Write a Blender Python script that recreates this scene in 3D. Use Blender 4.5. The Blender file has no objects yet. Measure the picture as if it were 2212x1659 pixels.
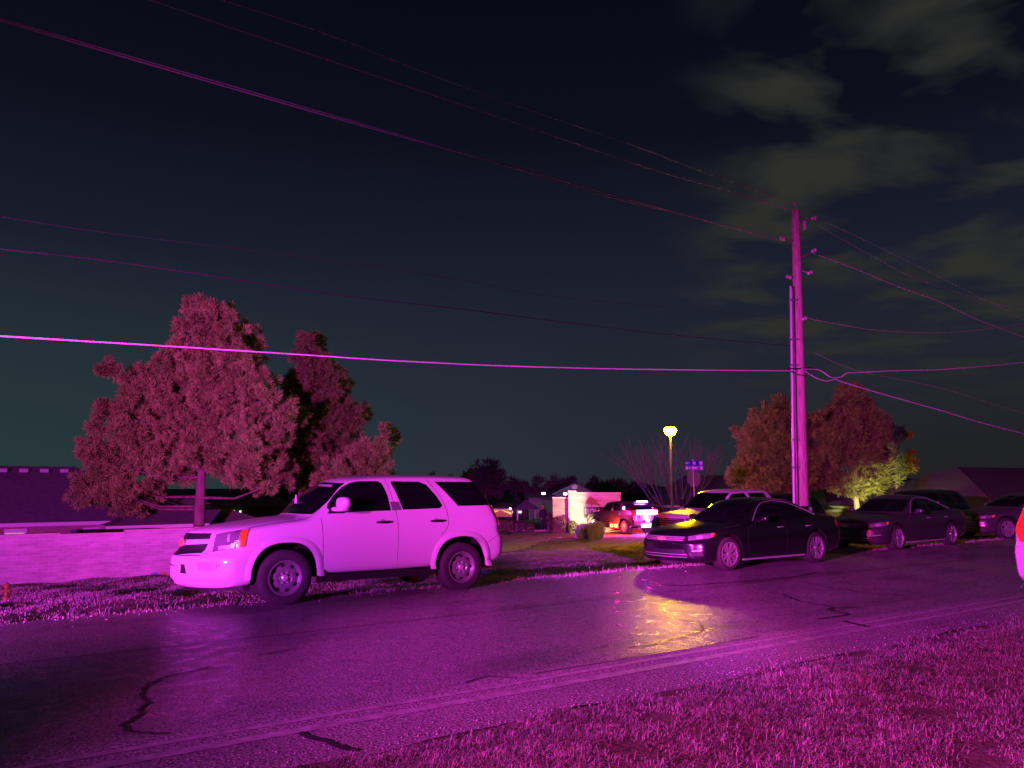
import bpy, bmesh, math, random
import numpy as np
from mathutils import Vector, Matrix
from mathutils.bvhtree import BVHTree
random.seed(7); rng = np.random.default_rng(11)
SC = bpy.context.scene
COL = SC.collection
R_ = math.radians
# ------------------------------------------------------------------ camera
CAM_Z, PITCH, FPX, CX, CY = 1.80, R_(7.35), 1635.0, 1106.0, 829.5
cam_d = bpy.data.cameras.new('camera'); cam = bpy.data.objects.new('camera', cam_d); COL.objects.link(cam)
cam.location = (0, 0, CAM_Z); cam.rotation_euler = (R_(90) + PITCH, 0, 0)
cam_d.sensor_width = 36; cam_d.lens = 36 * FPX / 2212; cam_d.clip_end = 3000; cam_d.clip_start = 0.05
SC.camera = cam
ANG = R_(33.0)
RX, RY = math.cos(ANG), math.sin(ANG)          # road direction; the across-road axis is (-RY, RX)
def W(s, n, z=0.0): return Vector((s * RX - n * RY, s * RY + n * RX, z))
def SN(x, y): return x * RX + y * RY, -x * RY + y * RX
def ray(px, py):
    a, b = (px - CX) / FPX, (CY - py) / FPX
    c, s = math.cos(PITCH), math.sin(PITCH)
    d = Vector((a, c - b * s, s + b * c)); return d / d.y
def at(px, py, Y): d = ray(px, py); return Vector((d.x * Y, Y, CAM_Z + d.z * Y))
def on_n(px, py, n):
    d = ray(px, py); k = n / (-d.x * RY + d.y * RX); return Vector((0, 0, CAM_Z)) + d * k
PN = [-400, -30, -3, 2, 4.3, 4.95, 5.1, 11.85, 12.0, 12.45, 15.1, 17.0, 21, 27, 45, 70, 200, 900]
PZ = [-1, .3, .22, .16, .05, 0, -.005, -.005, -.03, -.06, -.47, -.52, -.80, -1.18, -1.85, -2.25, -3.2, -6]
def tz(x, y):
    s, n = SN(x, y)
    z = np.interp(n, PN, PZ)
    w = np.clip((s - 16) / 14, 0, 1)                       # the ditch fades out towards the right
    z2 = np.interp(n, [12.0, 16, 27, 40, 70, 900], [-.03, -.42, -1.02, -1.62, -2.2, -6])
    if n > 12.0: z = z * (1 - w) + z2 * w
    return float(z)
def gz(x, y, lump=1.0):
    z = tz(x, y); s, n = SN(x, y)
    if n < 4.95: z += .02 * math.sin(x * 2.3 + 1) * math.sin(y * 2.9) * min(1, (4.95 - n) * 2)
    elif n > 12.1: z += (.03 * math.sin(s * 1.7 + n * .6) + .02 * math.sin(s * 3.9 - n * 1.9)) * min(1, (n - 12.1)) * lump
    return z
def hit(px, py):
    d = ray(px, py); Y = 1.5
    while Y < 800:
        if CAM_Z + d.z * Y < tz(d.x * Y, Y): break
        Y *= 1.002
    return Vector((d.x * Y, Y, tz(d.x * Y, Y)))
# ------------------------------------------------------------------ materials
MATS = {}
def mat(name, col, rough=.6, metal=0., emit=None, es=0., noise=None, nscale=8., bump=0., bscale=60., coat=0., spec=.5, nstretch=None, alpha=1.):
    if name in MATS: return MATS[name]
    m = bpy.data.materials.new(name); m.use_nodes = True; nt = m.node_tree; p = nt.nodes['Principled BSDF']
    p.inputs['Base Color'].default_value = (*col, 1); p.inputs['Roughness'].default_value = rough
    p.inputs['Metallic'].default_value = metal; p.inputs['Coat Weight'].default_value = coat
    p.inputs['Coat Roughness'].default_value = .04; p.inputs['Specular IOR Level'].default_value = spec
    if emit: p.inputs['Emission Color'].default_value = (*emit, 1); p.inputs['Emission Strength'].default_value = es
    if noise or bump:
        tc = nt.nodes.new('ShaderNodeTexCoord'); vec = tc.outputs['Object']
        if nstretch:
            mp = nt.nodes.new('ShaderNodeMapping'); mp.inputs['Scale'].default_value = nstretch
            nt.links.new(vec, mp.inputs[0]); vec = mp.outputs[0]
    if noise:
        n = nt.nodes.new('ShaderNodeTexNoise'); n.inputs['Scale'].default_value = nscale; n.inputs['Detail'].default_value = 5
        nt.links.new(vec, n.inputs['Vector'])
        r = nt.nodes.new('ShaderNodeValToRGB'); r.color_ramp.elements[0].position = .32; r.color_ramp.elements[1].position = .68
        r.color_ramp.elements[0].color = (*col, 1); r.color_ramp.elements[1].color = (*noise, 1)
        nt.links.new(n.outputs[0], r.inputs[0]); nt.links.new(r.outputs[0], p.inputs['Base Color'])
    if bump:
        n = nt.nodes.new('ShaderNodeTexNoise'); n.inputs['Scale'].default_value = bscale; n.inputs['Detail'].default_value = 4
        nt.links.new(vec, n.inputs['Vector'])
        b = nt.nodes.new('ShaderNodeBump'); b.inputs['Strength'].default_value = bump; b.inputs['Distance'].default_value = .02
        nt.links.new(n.outputs[0], b.inputs['Height']); nt.links.new(b.outputs[0], p.inputs['Normal'])
    MATS[name] = m; return m
def asphalt():
    m = bpy.data.materials.new('asphalt'); m.use_nodes = True; nt = m.node_tree; p = nt.nodes['Principled BSDF']; N = nt.nodes.new; L = nt.links.new
    tc = N('ShaderNodeTexCoord')
    fine = N('ShaderNodeTexNoise'); fine.inputs['Scale'].default_value = 45; fine.inputs['Detail'].default_value = 3; L(tc.outputs['Object'], fine.inputs['Vector'])
    vor = N('ShaderNodeTexVoronoi'); vor.inputs['Scale'].default_value = 42; L(tc.outputs['Object'], vor.inputs['Vector'])
    big = N('ShaderNodeTexNoise'); big.inputs['Scale'].default_value = .55; big.inputs['Detail'].default_value = 6; L(tc.outputs['Object'], big.inputs['Vector'])
    mp = N('ShaderNodeMapping'); mp.inputs['Scale'].default_value = (.06, 1.3, 1); L(tc.outputs['Object'], mp.inputs[0])
    trk = N('ShaderNodeTexNoise'); trk.inputs['Scale'].default_value = 1.0; trk.inputs['Detail'].default_value = 2; L(mp.outputs[0], trk.inputs['Vector'])
    mix = N('ShaderNodeMath'); mix.operation = 'ADD'; L(big.outputs[0], mix.inputs[0]); L(trk.outputs[0], mix.inputs[1])
    cr = N('ShaderNodeValToRGB'); cr.color_ramp.elements[0].position = .75; cr.color_ramp.elements[1].position = 1.25
    cr.color_ramp.elements[0].color = (.19, .18, .185, 1); cr.color_ramp.elements[1].color = (.32, .30, .30, 1); L(mix.outputs[0], cr.inputs[0])
    sp = N('ShaderNodeValToRGB'); sp.color_ramp.elements[0].position = .38; sp.color_ramp.elements[1].position = .70
    sp.color_ramp.elements[0].color = (.35, .35, .35, 1); sp.color_ramp.elements[1].color = (1.9, 1.9, 1.9, 1); L(fine.outputs[0], sp.inputs[0])
    mul = N('ShaderNodeMix'); mul.data_type = 'RGBA'; mul.blend_type = 'MULTIPLY'; mul.inputs[0].default_value = 1
    L(cr.outputs[0], mul.inputs[6]); L(sp.outputs[0], mul.inputs[7]); L(mul.outputs[2], p.inputs['Base Color'])
    med = N('ShaderNodeTexNoise'); med.inputs['Scale'].default_value = 5; med.inputs['Detail'].default_value = 6; L(tc.outputs['Object'], med.inputs['Vector'])
    rr = N('ShaderNodeMapRange'); rr.inputs['From Min'].default_value = .35; rr.inputs['From Max'].default_value = .65; rr.inputs['To Min'].default_value = .22; rr.inputs['To Max'].default_value = .46; L(med.outputs[0], rr.inputs[0])
    sy = N('ShaderNodeSeparateXYZ'); L(tc.outputs['Object'], sy.inputs[0]); wv = N('ShaderNodeMath'); wv.operation = 'MULTIPLY_ADD'; wv.inputs[1].default_value = .5; L(big.outputs[0], wv.inputs[0]); L(sy.outputs['Y'], wv.inputs[2])
    sh = N('ShaderNodeMapRange'); sh.inputs['From Min'].default_value = 6.30; sh.inputs['From Max'].default_value = 6.42; sh.inputs['To Min'].default_value = 1; sh.inputs['To Max'].default_value = 0; L(wv.outputs[0], sh.inputs[0])
    rm = N('ShaderNodeMix'); rm.data_type = 'FLOAT'; L(sh.outputs[0], rm.inputs[0]); L(rr.outputs[0], rm.inputs[2]); rm.inputs[3].default_value = .85; L(rm.outputs[0], p.inputs['Roughness'])
    cm = N('ShaderNodeMix'); cm.data_type = 'RGBA'; cm.blend_type = 'MULTIPLY'; L(sh.outputs[0], cm.inputs[0]); L(mul.outputs[2], cm.inputs[6]); cm.inputs[7].default_value = (1.12, 1.1, 1.1, 1); L(cm.outputs[2], p.inputs['Base Color'])
    p.inputs['Specular IOR Level'].default_value = .6
    b = N('ShaderNodeBump'); b.inputs['Strength'].default_value = .6; b.inputs['Distance'].default_value = .006; L(vor.outputs['Distance'], b.inputs['Height']); L(b.outputs[0], p.inputs['Normal'])
    return m
def brick(name, c1, c2, mortar, scale=1.0, bump=.4):
    m = bpy.data.materials.new(name); m.use_nodes = True; nt = m.node_tree; p = nt.nodes['Principled BSDF']; N = nt.nodes.new; L = nt.links.new
    tc = N('ShaderNodeTexCoord'); sx = N('ShaderNodeSeparateXYZ'); cx = N('ShaderNodeCombineXYZ'); L(tc.outputs['Object'], sx.inputs[0])
    ad = N('ShaderNodeMath'); ad.operation = 'ADD'; L(sx.outputs['X'], ad.inputs[0]); L(sx.outputs['Y'], ad.inputs[1])
    L(ad.outputs[0], cx.inputs['X']); L(sx.outputs['Z'], cx.inputs['Y'])
    bt = N('ShaderNodeTexBrick'); bt.inputs['Scale'].default_value = scale; bt.inputs['Brick Width'].default_value = .22; bt.inputs['Row Height'].default_value = .075
    bt.inputs['Mortar Size'].default_value = .008; bt.inputs['Color1'].default_value = (*c1, 1); bt.inputs['Color2'].default_value = (*c2, 1); bt.inputs['Mortar'].default_value = (*mortar, 1)
    L(cx.outputs[0], bt.inputs['Vector'])
    n = N('ShaderNodeTexNoise'); n.inputs['Scale'].default_value = 1.3; n.inputs['Detail'].default_value = 6
    mp = N('ShaderNodeMapping'); mp.inputs['Scale'].default_value = (.8, .8, 3.5); L(tc.outputs['Object'], mp.inputs[0]); L(mp.outputs[0], n.inputs['Vector'])
    r = N('ShaderNodeValToRGB'); r.color_ramp.elements[0].position = .3; r.color_ramp.elements[1].position = .6
    r.color_ramp.elements[0].color = (.78, .75, .75, 1); r.color_ramp.elements[1].color = (1.1, 1.1, 1.1, 1); L(n.outputs[0], r.inputs[0])
    mul = N('ShaderNodeMix'); mul.data_type = 'RGBA'; mul.blend_type = 'MULTIPLY'; mul.inputs[0].default_value = 1
    L(bt.outputs[0], mul.inputs[6]); L(r.outputs[0], mul.inputs[7]); L(mul.outputs[2], p.inputs['Base Color']); p.inputs['Roughness'].default_value = .85
    b = N('ShaderNodeBump'); b.inputs['Strength'].default_value = bump; b.inputs['Distance'].default_value = .01; b.invert = True
    L(bt.outputs['Fac'], b.inputs['Height']); L(b.outputs[0], p.inputs['Normal']); MATS[name] = m; return m
M_asph = asphalt()
M_white = mat('white_paint', (.62, .61, .62), .38, coat=.35, bump=.0)
M_black = mat('black_paint', (.006, .006, .008), .22, coat=.8)
M_grey = mat('grey_paint', (.05, .05, .055), .3, coat=.6, metal=.3)
M_dgrey = mat('dark_paint', (.012, .012, .015), .35, coat=.3)
M_glass = mat('tinted_glass', (.004, .004, .006), .07, spec=.5)
M_plas = mat('black_plastic', (.012, .012, .012), .6)
M_rub = mat('rubber', (.034, .033, .034), .8, bump=.3, bscale=30)
M_steel = mat('painted_steel', (.32, .32, .34), .35, metal=.6)
M_alloy = mat('machined_alloy', (.38, .38, .40), .35, metal=.5)
M_chrome = mat('chrome', (.72, .72, .74), .25, metal=.55)
M_hole = mat('dark_gap', (.003, .003, .003), .9)
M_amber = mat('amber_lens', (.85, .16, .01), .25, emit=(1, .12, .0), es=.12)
M_tail = mat('red_lens', (.22, .004, .006), .2, coat=.5)
M_tailon = mat('red_lens_glowing', (.6, .01, .01), .25, emit=(1, .015, .03), es=.9)
M_head = mat('headlight_lens', (.22, .22, .25), .12, metal=.3, bump=.5, bscale=14, coat=1)
M_gold = mat('gold_emblem', (.75, .50, .15), .3, metal=.3)
M_seam = mat('panel_gap', (.02, .02, .02), .9)
# ------------------------------------------------------------------ mesh helpers
def link(name, me, m=None, parent=None, smooth=False, loc=None):
    o = bpy.data.objects.new(name, me); COL.objects.link(o)
    if m is not None and len(me.materials) == 0: me.materials.append(m)
    if parent is not None: o.parent = parent
    if loc is not None: o.location = loc
    if smooth:
        me.polygons.foreach_set('use_smooth', [True] * len(me.polygons))
        try: me.set_sharp_from_angle(angle=R_(smooth if smooth is not True else 40))
        except Exception: pass
    return o
def tag(o, label=None, cat=None, group=None, kind=None):
    for k, v in (('label', label), ('category', cat), ('group', group), ('kind', kind)):
        if v: o[k] = v
    return o
def empty(name, loc, rz=0, label=None, cat=None, group=None):
    o = bpy.data.objects.new(name, None); COL.objects.link(o); o.location = loc; o.rotation_euler = (0, 0, rz); o.empty_display_size = .3
    return tag(o, label, cat, group)
class MB:
    def __init__(s): s.v = []; s.f = []; s.mi = []
    def add(s, vs, fs, mi=0):
        b = len(s.v); s.v += [tuple(v) for v in vs]; s.f += [tuple(i + b for i in f) for f in fs]; s.mi += [mi] * len(fs); return s
    def box(s, c, d, rz=0, mi=0, taper=1.0):
        x, y, z = (k / 2 for k in d); ca, sa = math.cos(rz), math.sin(rz); vs = []
        for dz, t in ((-z, 1), (z, taper)):
            for dx, dy in ((-x, -y), (x, -y), (x, y), (-x, y)):
                X, Y = dx * t, dy * t; vs.append((c[0] + X * ca - Y * sa, c[1] + X * sa + Y * ca, c[2] + dz))
        return s.add(vs, [(3, 2, 1, 0), (4, 5, 6, 7), (0, 1, 5, 4), (1, 2, 6, 5), (2, 3, 7, 6), (3, 0, 4, 7)], mi)
    def tube(s, pts, rad, seg=8, mi=0, cap=True):
        pts = [Vector(p) for p in pts]; k = len(pts); rads = rad if isinstance(rad, (list, tuple)) else [rad] * k; vs = []; up = None
        for i, p in enumerate(pts):
            t = (pts[min(i + 1, k - 1)] - pts[max(i - 1, 0)]).normalized()
            if up is None: up = t.orthogonal().normalized()
            up = (up - t * up.dot(t)).normalized(); w = t.cross(up)
            for j in range(seg):
                a = 2 * math.pi * j / seg; vs.append(p + (up * math.cos(a) + w * math.sin(a)) * rads[i])
        fs = [(i * seg + j, i * seg + (j + 1) % seg, (i + 1) * seg + (j + 1) % seg, (i + 1) * seg + j) for i in range(k - 1) for j in range(seg)]
        if cap: fs += [tuple(range(seg))[::-1], tuple((k - 1) * seg + j for j in range(seg))]
        return s.add(vs, fs, mi)
    def lathe(s, prof, seg=32, axis='z', c=(0, 0, 0), mi=0):       # prof: (r, h)
        vs = []; n = len(prof)
        for r, h in prof:
            for j in range(seg):
                a = 2 * math.pi * j / seg; u, v = r * math.cos(a), r * math.sin(a)
                vs.append((c[0] + u, c[1] + v, c[2] + h) if axis == 'z' else (c[0] + u, c[1] + h, c[2] + v))
        fs = [(i * seg + j, i * seg + (j + 1) % seg, (i + 1) * seg + (j + 1) % seg, (i + 1) * seg + j) for i in range(n - 1) for j in range(seg)]
        return s.add(vs, fs, mi)
    def prism(s, poly, h0, h1, f=lambda u, v, h: (u, v, h), mi=0):
        n = len(poly); vs = [f(u, v, h0) for u, v in poly] + [f(u, v, h1) for u, v in poly]
        return s.add(vs, [tuple(range(n))[::-1], tuple(range(n, 2 * n))] + [(i, (i + 1) % n, n + (i + 1) % n, n + i) for i in range(n)], mi)
    def sbox(s, c, d, k=3.2, rz=0, mi=0, nu=20, nv=10):
        vs = []; sp = lambda t: math.copysign(abs(t) ** (2 / k), t); ca, sa = math.cos(rz), math.sin(rz)
        for i in range(nv + 1):
            ph = -math.pi / 2 + math.pi * i / nv
            for j in range(nu):
                th = 2 * math.pi * j / nu; X = d[0] / 2 * sp(math.cos(ph)) * sp(math.cos(th)); Y = d[1] / 2 * sp(math.cos(ph)) * sp(math.sin(th)); Z = d[2] / 2 * sp(math.sin(ph)); vs.append((c[0] + X * ca - Y * sa, c[1] + X * sa + Y * ca, c[2] + Z))
        return s.add(vs, [(i * nu + j, i * nu + (j + 1) % nu, (i + 1) * nu + (j + 1) % nu, (i + 1) * nu + j) for i in range(nv) for j in range(nu)], mi)
    def mesh(s, name='m'):
        me = bpy.data.meshes.new(name); me.from_pydata(s.v, [], s.f); 
        bm = bmesh.new(); bm.from_mesh(me); bmesh.ops.recalc_face_normals(bm, faces=bm.faces); bm.to_mesh(me); bm.free()
        return me
    def build(s, name, m, parent=None, smooth=False, loc=None):
        me = s.mesh(name)
        if isinstance(m, (list, tuple)):
            for k in m: me.materials.append(k)
            me.polygons.foreach_set('material_index', s.mi)
            return link(name, me, None, parent, smooth, loc)
        return link(name, me, m, parent, smooth, loc)
def big_mesh(name, V, F, m, parent=None):              # V (n,3), F (k,c) equal corner count
    me = bpy.data.meshes.new(name); V = np.asarray(V, np.float32); F = np.asarray(F, np.int32); k, c = F.shape
    me.vertices.add(len(V)); me.vertices.foreach_set('co', V.ravel()); me.loops.add(k * c); me.loops.foreach_set('vertex_index', F.ravel())
    me.polygons.add(k); me.polygons.foreach_set('loop_start', np.arange(0, k * c, c, dtype=np.int32)); me.polygons.foreach_set('loop_total', np.full(k, c, np.int32))
    me.update(calc_edges=True); me.validate(); return link(name, me, m, parent)
def catmull(P, k):
    P = np.asarray(P, float); n = len(P); out = []
    for i in range(n - 1):
        p0 = P[max(i - 1, 0)]; p1 = P[i]; p2 = P[i + 1]; p3 = P[min(i + 2, n - 1)]
        for j in range(k):
            t = j / k; out.append(.5 * ((2 * p1) + (-p0 + p2) * t + (2 * p0 - 5 * p1 + 4 * p2 - p3) * t * t + (-p0 + 3 * p1 - 3 * p2 + p3) * t ** 3))
    out.append(P[-1]); return np.array(out)
def evald(o):
    dg = bpy.context.evaluated_depsgraph_get(); return bpy.data.meshes.new_from_object(o.evaluated_get(dg))
def copy_tree(o, parent=None, swap=None):
    c = o.copy(); COL.objects.link(c); c.parent = parent
    if swap and o.type == 'MESH' and any(m in swap for m in o.data.materials):
        c.data = o.data.copy()
        for i, m in enumerate(c.data.materials):
            if m in swap: c.data.materials[i] = swap[m]
    for ch in list(o.children): copy_tree(ch, c, swap)
    return c
# ------------------------------------------------------------------ vehicles (local: x from nose to tail, near side at y<0)
def loft_body(st, warp, ks=5, kr=4):
    rings = []
    for (x, zb, zs, zt, wb, wm, ws, wt, cr) in st:
        h = zs - zb
        rings.append([(x, 0, zb), (x, wb * .8, zb), (x, wb, zb + .05), (x, wm - .01, zb + .32 * h), (x, wm, zb + .62 * h), (x, wm - .02, zb + .86 * h),
                      (x, ws, zs), (x, ws * .5 + wt * .5 + .012, zs * .45 + zt * .55), (x, wt, zt - .07 * min(1, (zt - zs) * 4)), (x, wt - .09, zt), (x, wt * .5, zt + cr * .75), (x, 0, zt + cr)])
    A = np.array(rings)                                     # stations, ring, 3
    A = catmull(A, ks)
    A = np.stack([catmull(A[i], kr) for i in range(len(A))])
    def cap(ring, ts):
        zc = (ring[:, 2].min() + ring[:, 2].max()) / 2; o = []
        for t in ts: q = ring.copy(); q[:, 1] *= t; q[:, 2] = zc + (q[:, 2] - zc) * t; o.append(q)
        return o
    TS = (.02, .15, .3, .45, .6, .75, .9)
    A = np.stack(cap(A[0], TS) + list(A) + cap(A[-1], TS[::-1]))
    ns, nr, _ = A.shape
    mir = A[:, 1:-1][:, ::-1].copy(); mir[..., 1] *= -1
    A = np.concatenate([A, mir], 1); nr = A.shape[1]
    V = A.reshape(-1, 3); V = warp(V.copy())
    F = [(i * nr + j, i * nr + (j + 1) % nr, (i + 1) * nr + (j + 1) % nr, (i + 1) * nr + j) for i in range(ns - 1) for j in range(nr)]
    F += [tuple(range(nr))[::-1], tuple((ns - 1) * nr + j for j in range(nr))]
    mb = MB(); mb.add(V.tolist(), F); return mb.mesh('body')
def arch_poly(x, z, r, n, k=2.6):
    P = []
    for i in range(n + 1):
        a = math.pi * i / n; c, s_ = math.cos(a), math.sin(a)
        P.append((x + r * math.copysign(abs(c) ** (2 / k), c), z + r * 1.02 * abs(s_) ** (2 / k)))
    return P
class Car:
    def __init__(self, name, root, st, warp, paint, wheels, wr, arch_r, width, arch_k=2.6):
        self.root = root; me = loft_body(st, warp)
        ob = link('body', me, paint, None); ob.parent = None
        ob.data.materials.append(M_hole)
        cuts = []
        for wx in wheels:
            for sg in (-1, 1):
                P = arch_poly(wx, wr, arch_r, 28, arch_k); P = [(P[0][0], -.2)] + P + [(P[-1][0], -.2)]
                mb = MB(); y0, y1 = sg * (width / 2 + .3), sg * (width / 2 - .36)
                mb.prism(P, y0, y1, lambda u, v, h: (u, h, v)); c = mb.build('cutter', M_hole); cuts.append(c)
                md = ob.modifiers.new('b', 'BOOLEAN'); md.object = c; md.operation = 'DIFFERENCE'; md.solver = 'EXACT'
                try: md.material_mode = 'TRANSFER'
                except Exception: pass
        bpy.context.view_layer.update(); me2 = evald(ob); ob.modifiers.clear(); ob.data = me2
        for c in cuts: bpy.data.objects.remove(c, do_unlink=True)
        me2.polygons.foreach_set('use_smooth', [True] * len(me2.polygons)); me2.set_sharp_from_angle(angle=R_(38))
        ob.parent = root; self.body = ob
        self.bvh = BVHTree.FromPolygons([v.co.copy() for v in me.vertices], [tuple(p.vertices) for p in me.polygons])
    def proj(self, p, d):
        d = Vector(d).normalized(); p = Vector(p); h = self.bvh.ray_cast(p - d * 9, d)
        return (h[0], h[1]) if h[0] is not None else (None, None)
    def patch(self, name, pts, d, m, off=.004, parent=None, mx=.05, smooth=40, thick=.01, mirror=False):
        bm = bmesh.new(); vs = [bm.verts.new(p) for p in pts]; bm.faces.new(vs); bmesh.ops.triangulate(bm, faces=bm.faces[:])
        for _ in range(7):
            es = [e for e in bm.edges if e.calc_length() > mx]
            if not es: break
            bmesh.ops.subdivide_edges(bm, edges=es, cuts=1); bmesh.ops.triangulate(bm, faces=[f for f in bm.faces if len(f.verts) > 3])
        last = None
        for v in bm.verts:
            h, n = self.proj(v.co, d)
            if h is None: v.tag = True; continue
            v.co = h + n * off if n.dot(Vector(d)) < 0 else h - n * off
        bad = [v for v in bm.verts if v.tag]
        if bad: bmesh.ops.delete(bm, geom=bad, context='VERTS')
        dn = Vector(d).normalized()
        be = [e for e in bm.edges if e.is_boundary]
        r = bmesh.ops.extrude_edge_only(bm, edges=be)
        for g in r['geom']:
            if isinstance(g, bmesh.types.BMVert): g.co += dn * thick
        bmesh.ops.recalc_face_normals(bm, faces=bm.faces[:])
        if mirror:
            for v in bm.verts: v.co.y *= -1
            bmesh.ops.reverse_faces(bm, faces=bm.faces[:])
        me = bpy.data.meshes.new(name); bm.to_mesh(me); bm.free()
        return link(name, me, m, parent or self.root, smooth)
    def both(self, name, pts, d, m, **k):
        self.patch(name, pts, d, m, **k); return self.patch(name, pts, d, m, mirror=True, **k)
    def line(self, name, path, d, w=.008, m=None, off=.002, both=True):       # thin panel gap following the body
        out = []; path = catmull(path, 5)
        for sg in ((1, -1) if both else (1,)):
            pts = []
            for p in path:
                h, n = self.proj(p, d)
                if h is not None: q = h + Vector(n) * (off - w * .35); q.y *= sg; pts.append(q)
            if len(pts) > 1: mb = MB(); mb.tube(pts, w / 2, 5); mb.build(name, m or M_seam, self.root)
    def flare(self, wx, wr, r, hw, wid=.07, k=2.6, m=None):
        for sg in (-1, 1):
            P = arch_poly(wx, wr, r, 30, k); Q = arch_poly(wx, wr, r + wid, 30, k); z0 = .44
            P = [p for p in P]; vs = []; fs = []
            for (a, b) in zip(P, Q):
                h, n = self.proj((b[0], 0, b[1]), (0, 1, 0)); yo = abs(h.y) if h else hw
                h2, n2 = self.proj((a[0], 0, a[1]), (0, 1, 0)); yi = abs(h2.y) if h2 else hw
                e = .028
                vs += [(a[0], sg * (yi - .10), a[1]), (a[0], sg * (yi + e), a[1]), ((a[0] * .6 + b[0] * .4), sg * (yi * .6 + yo * .4 + e), a[1] * .6 + b[1] * .4), (b[0], sg * (yo + .001), b[1])]
            n_ = len(P)
            for i in range(n_ - 1):
                for j in range(3): fs.append((i * 4 + j, i * 4 + j + 1, (i + 1) * 4 + j + 1, (i + 1) * 4 + j))
            mb = MB(); mb.add(vs, fs); mb.build('fender_flare', m, self.root, 50)
def wheel(root, x, y, r, w, kind, yaw=0):
    sg = -1 if y < 0 else 1
    mb = MB(); ri = r * (.60 if kind == 'steel' else .68)
    prof = [(ri - .03, -.3 * w), (ri, -.44 * w), (ri + .02, -.49 * w), (r * .80 + .02, -.53 * w), (r * .93, -.47 * w), (r * .985, -.40 * w), (r, -.25 * w), (r, -.1 * w), (r * .99, -.09 * w), (r * .99, -.06 * w), (r, -.05 * w), (r, .25 * w), (r * .96, .44 * w), (r * .8, .5 * w), (ri, .44 * w), (ri - .03, .3 * w)]
    mb.lathe([(a, -sg * b) for a, b in prof], 40, 'y')
    t = mb.build('wheel', M_rub, root, 35, loc=(x, y, r)); t.rotation_euler = (0, yaw * 0 + random.random() * 3, 0)
    mb = MB(); f = lambda h: sg * h
    if kind == 'steel':
        prof = [(ri + .012, .47), (ri + .012, .50), (ri - .005, .50), (ri - .02, .40), (ri - .045, .28), (ri * .80, .30), (ri * .62, .36), (ri * .46, .36), (ri * .40, .30), (ri * .34, .30), (0.001, .30)]
        mb.lathe([(a, sg * b * w) for a, b in prof], 48, 'y')
        rim = mb.build('rim', M_steel, t, 30)
        hb = MB()
        for i in range(8):
            a = 2 * math.pi * (i + .5) / 8; cx, cz = ri * .735 * math.cos(a), ri * .735 * math.sin(a)
            hb.lathe([(.001, sg * w * .345), (.027, sg * w * .345), (.029, sg * w * .30)], 14, 'y', (cx, 0, cz))
        hb.build('vent_hole_disc', M_hole, t)['kind'] = 'stuff'  # dark discs on the rim face, the shade of the holes put into their colour
        cb = MB(); cb.lathe([(.001, sg * w * .44), (.035, sg * w * .44), (.05, sg * w * .40), (.055, sg * w * .30)], 20, 'y')
        for i in range(6):
            a = 2 * math.pi * i / 6; cb.lathe([(.001, sg * w * .40), (.013, sg * w * .39), (.015, sg * w * .3)], 8, 'y', (.078 * math.cos(a), 0, .078 * math.sin(a)))
        cb.build('hub_cap', M_chrome, t, 30)
    else:
        mb.lathe([(ri + .012, sg * .47 * w), (ri + .012, sg * .5 * w), (ri - .012, sg * .5 * w), (ri - .03, sg * .2 * w), (ri - .03, -sg * .1 * w)], 40, 'y')
        for i in range(5):
            for dd in (-.17, .17):
                a = 2 * math.pi * i / 5 + dd; b = 2 * math.pi * i / 5 + dd * 1.5
                c0, s0, c1, s1 = math.cos(a * 1), math.sin(a), math.cos(b), math.sin(b)
                p0 = Vector((.04 * c0, sg * .40 * w, .04 * s0)); p1 = Vector(((ri - .01) * c1, sg * .46 * w, (ri - .01) * s1)); tt = (p1 - p0).normalized().cross(Vector((0, 1, 0))) * .020
                q = Vector((0, -sg * .05, 0)); v = [p0 - tt * .8, p0 + tt * .8, p1 + tt * 1.2, p1 - tt * 1.2]
                mb.add(v + [k + q for k in v], [(0, 1, 2, 3), (7, 6, 5, 4), (0, 4, 5, 1), (1, 5, 6, 2), (2, 6, 7, 3), (3, 7, 4, 0)])
        mb.lathe([(.001, sg * w * .45), (.05, sg * w * .44), (.06, sg * w * .3)], 20, 'y')
        mb.build('rim', M_alloy, t, 30)
        bk = MB(); bk.lathe([(.001, 0), (ri - .03, 0)], 24, 'y'); bk.build('brake_disc', M_plas, t)
    return t
def sm(a, b, x): t = np.clip((x - a) / (b - a), 0, 1); return t * t * (3 - 2 * t)
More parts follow.
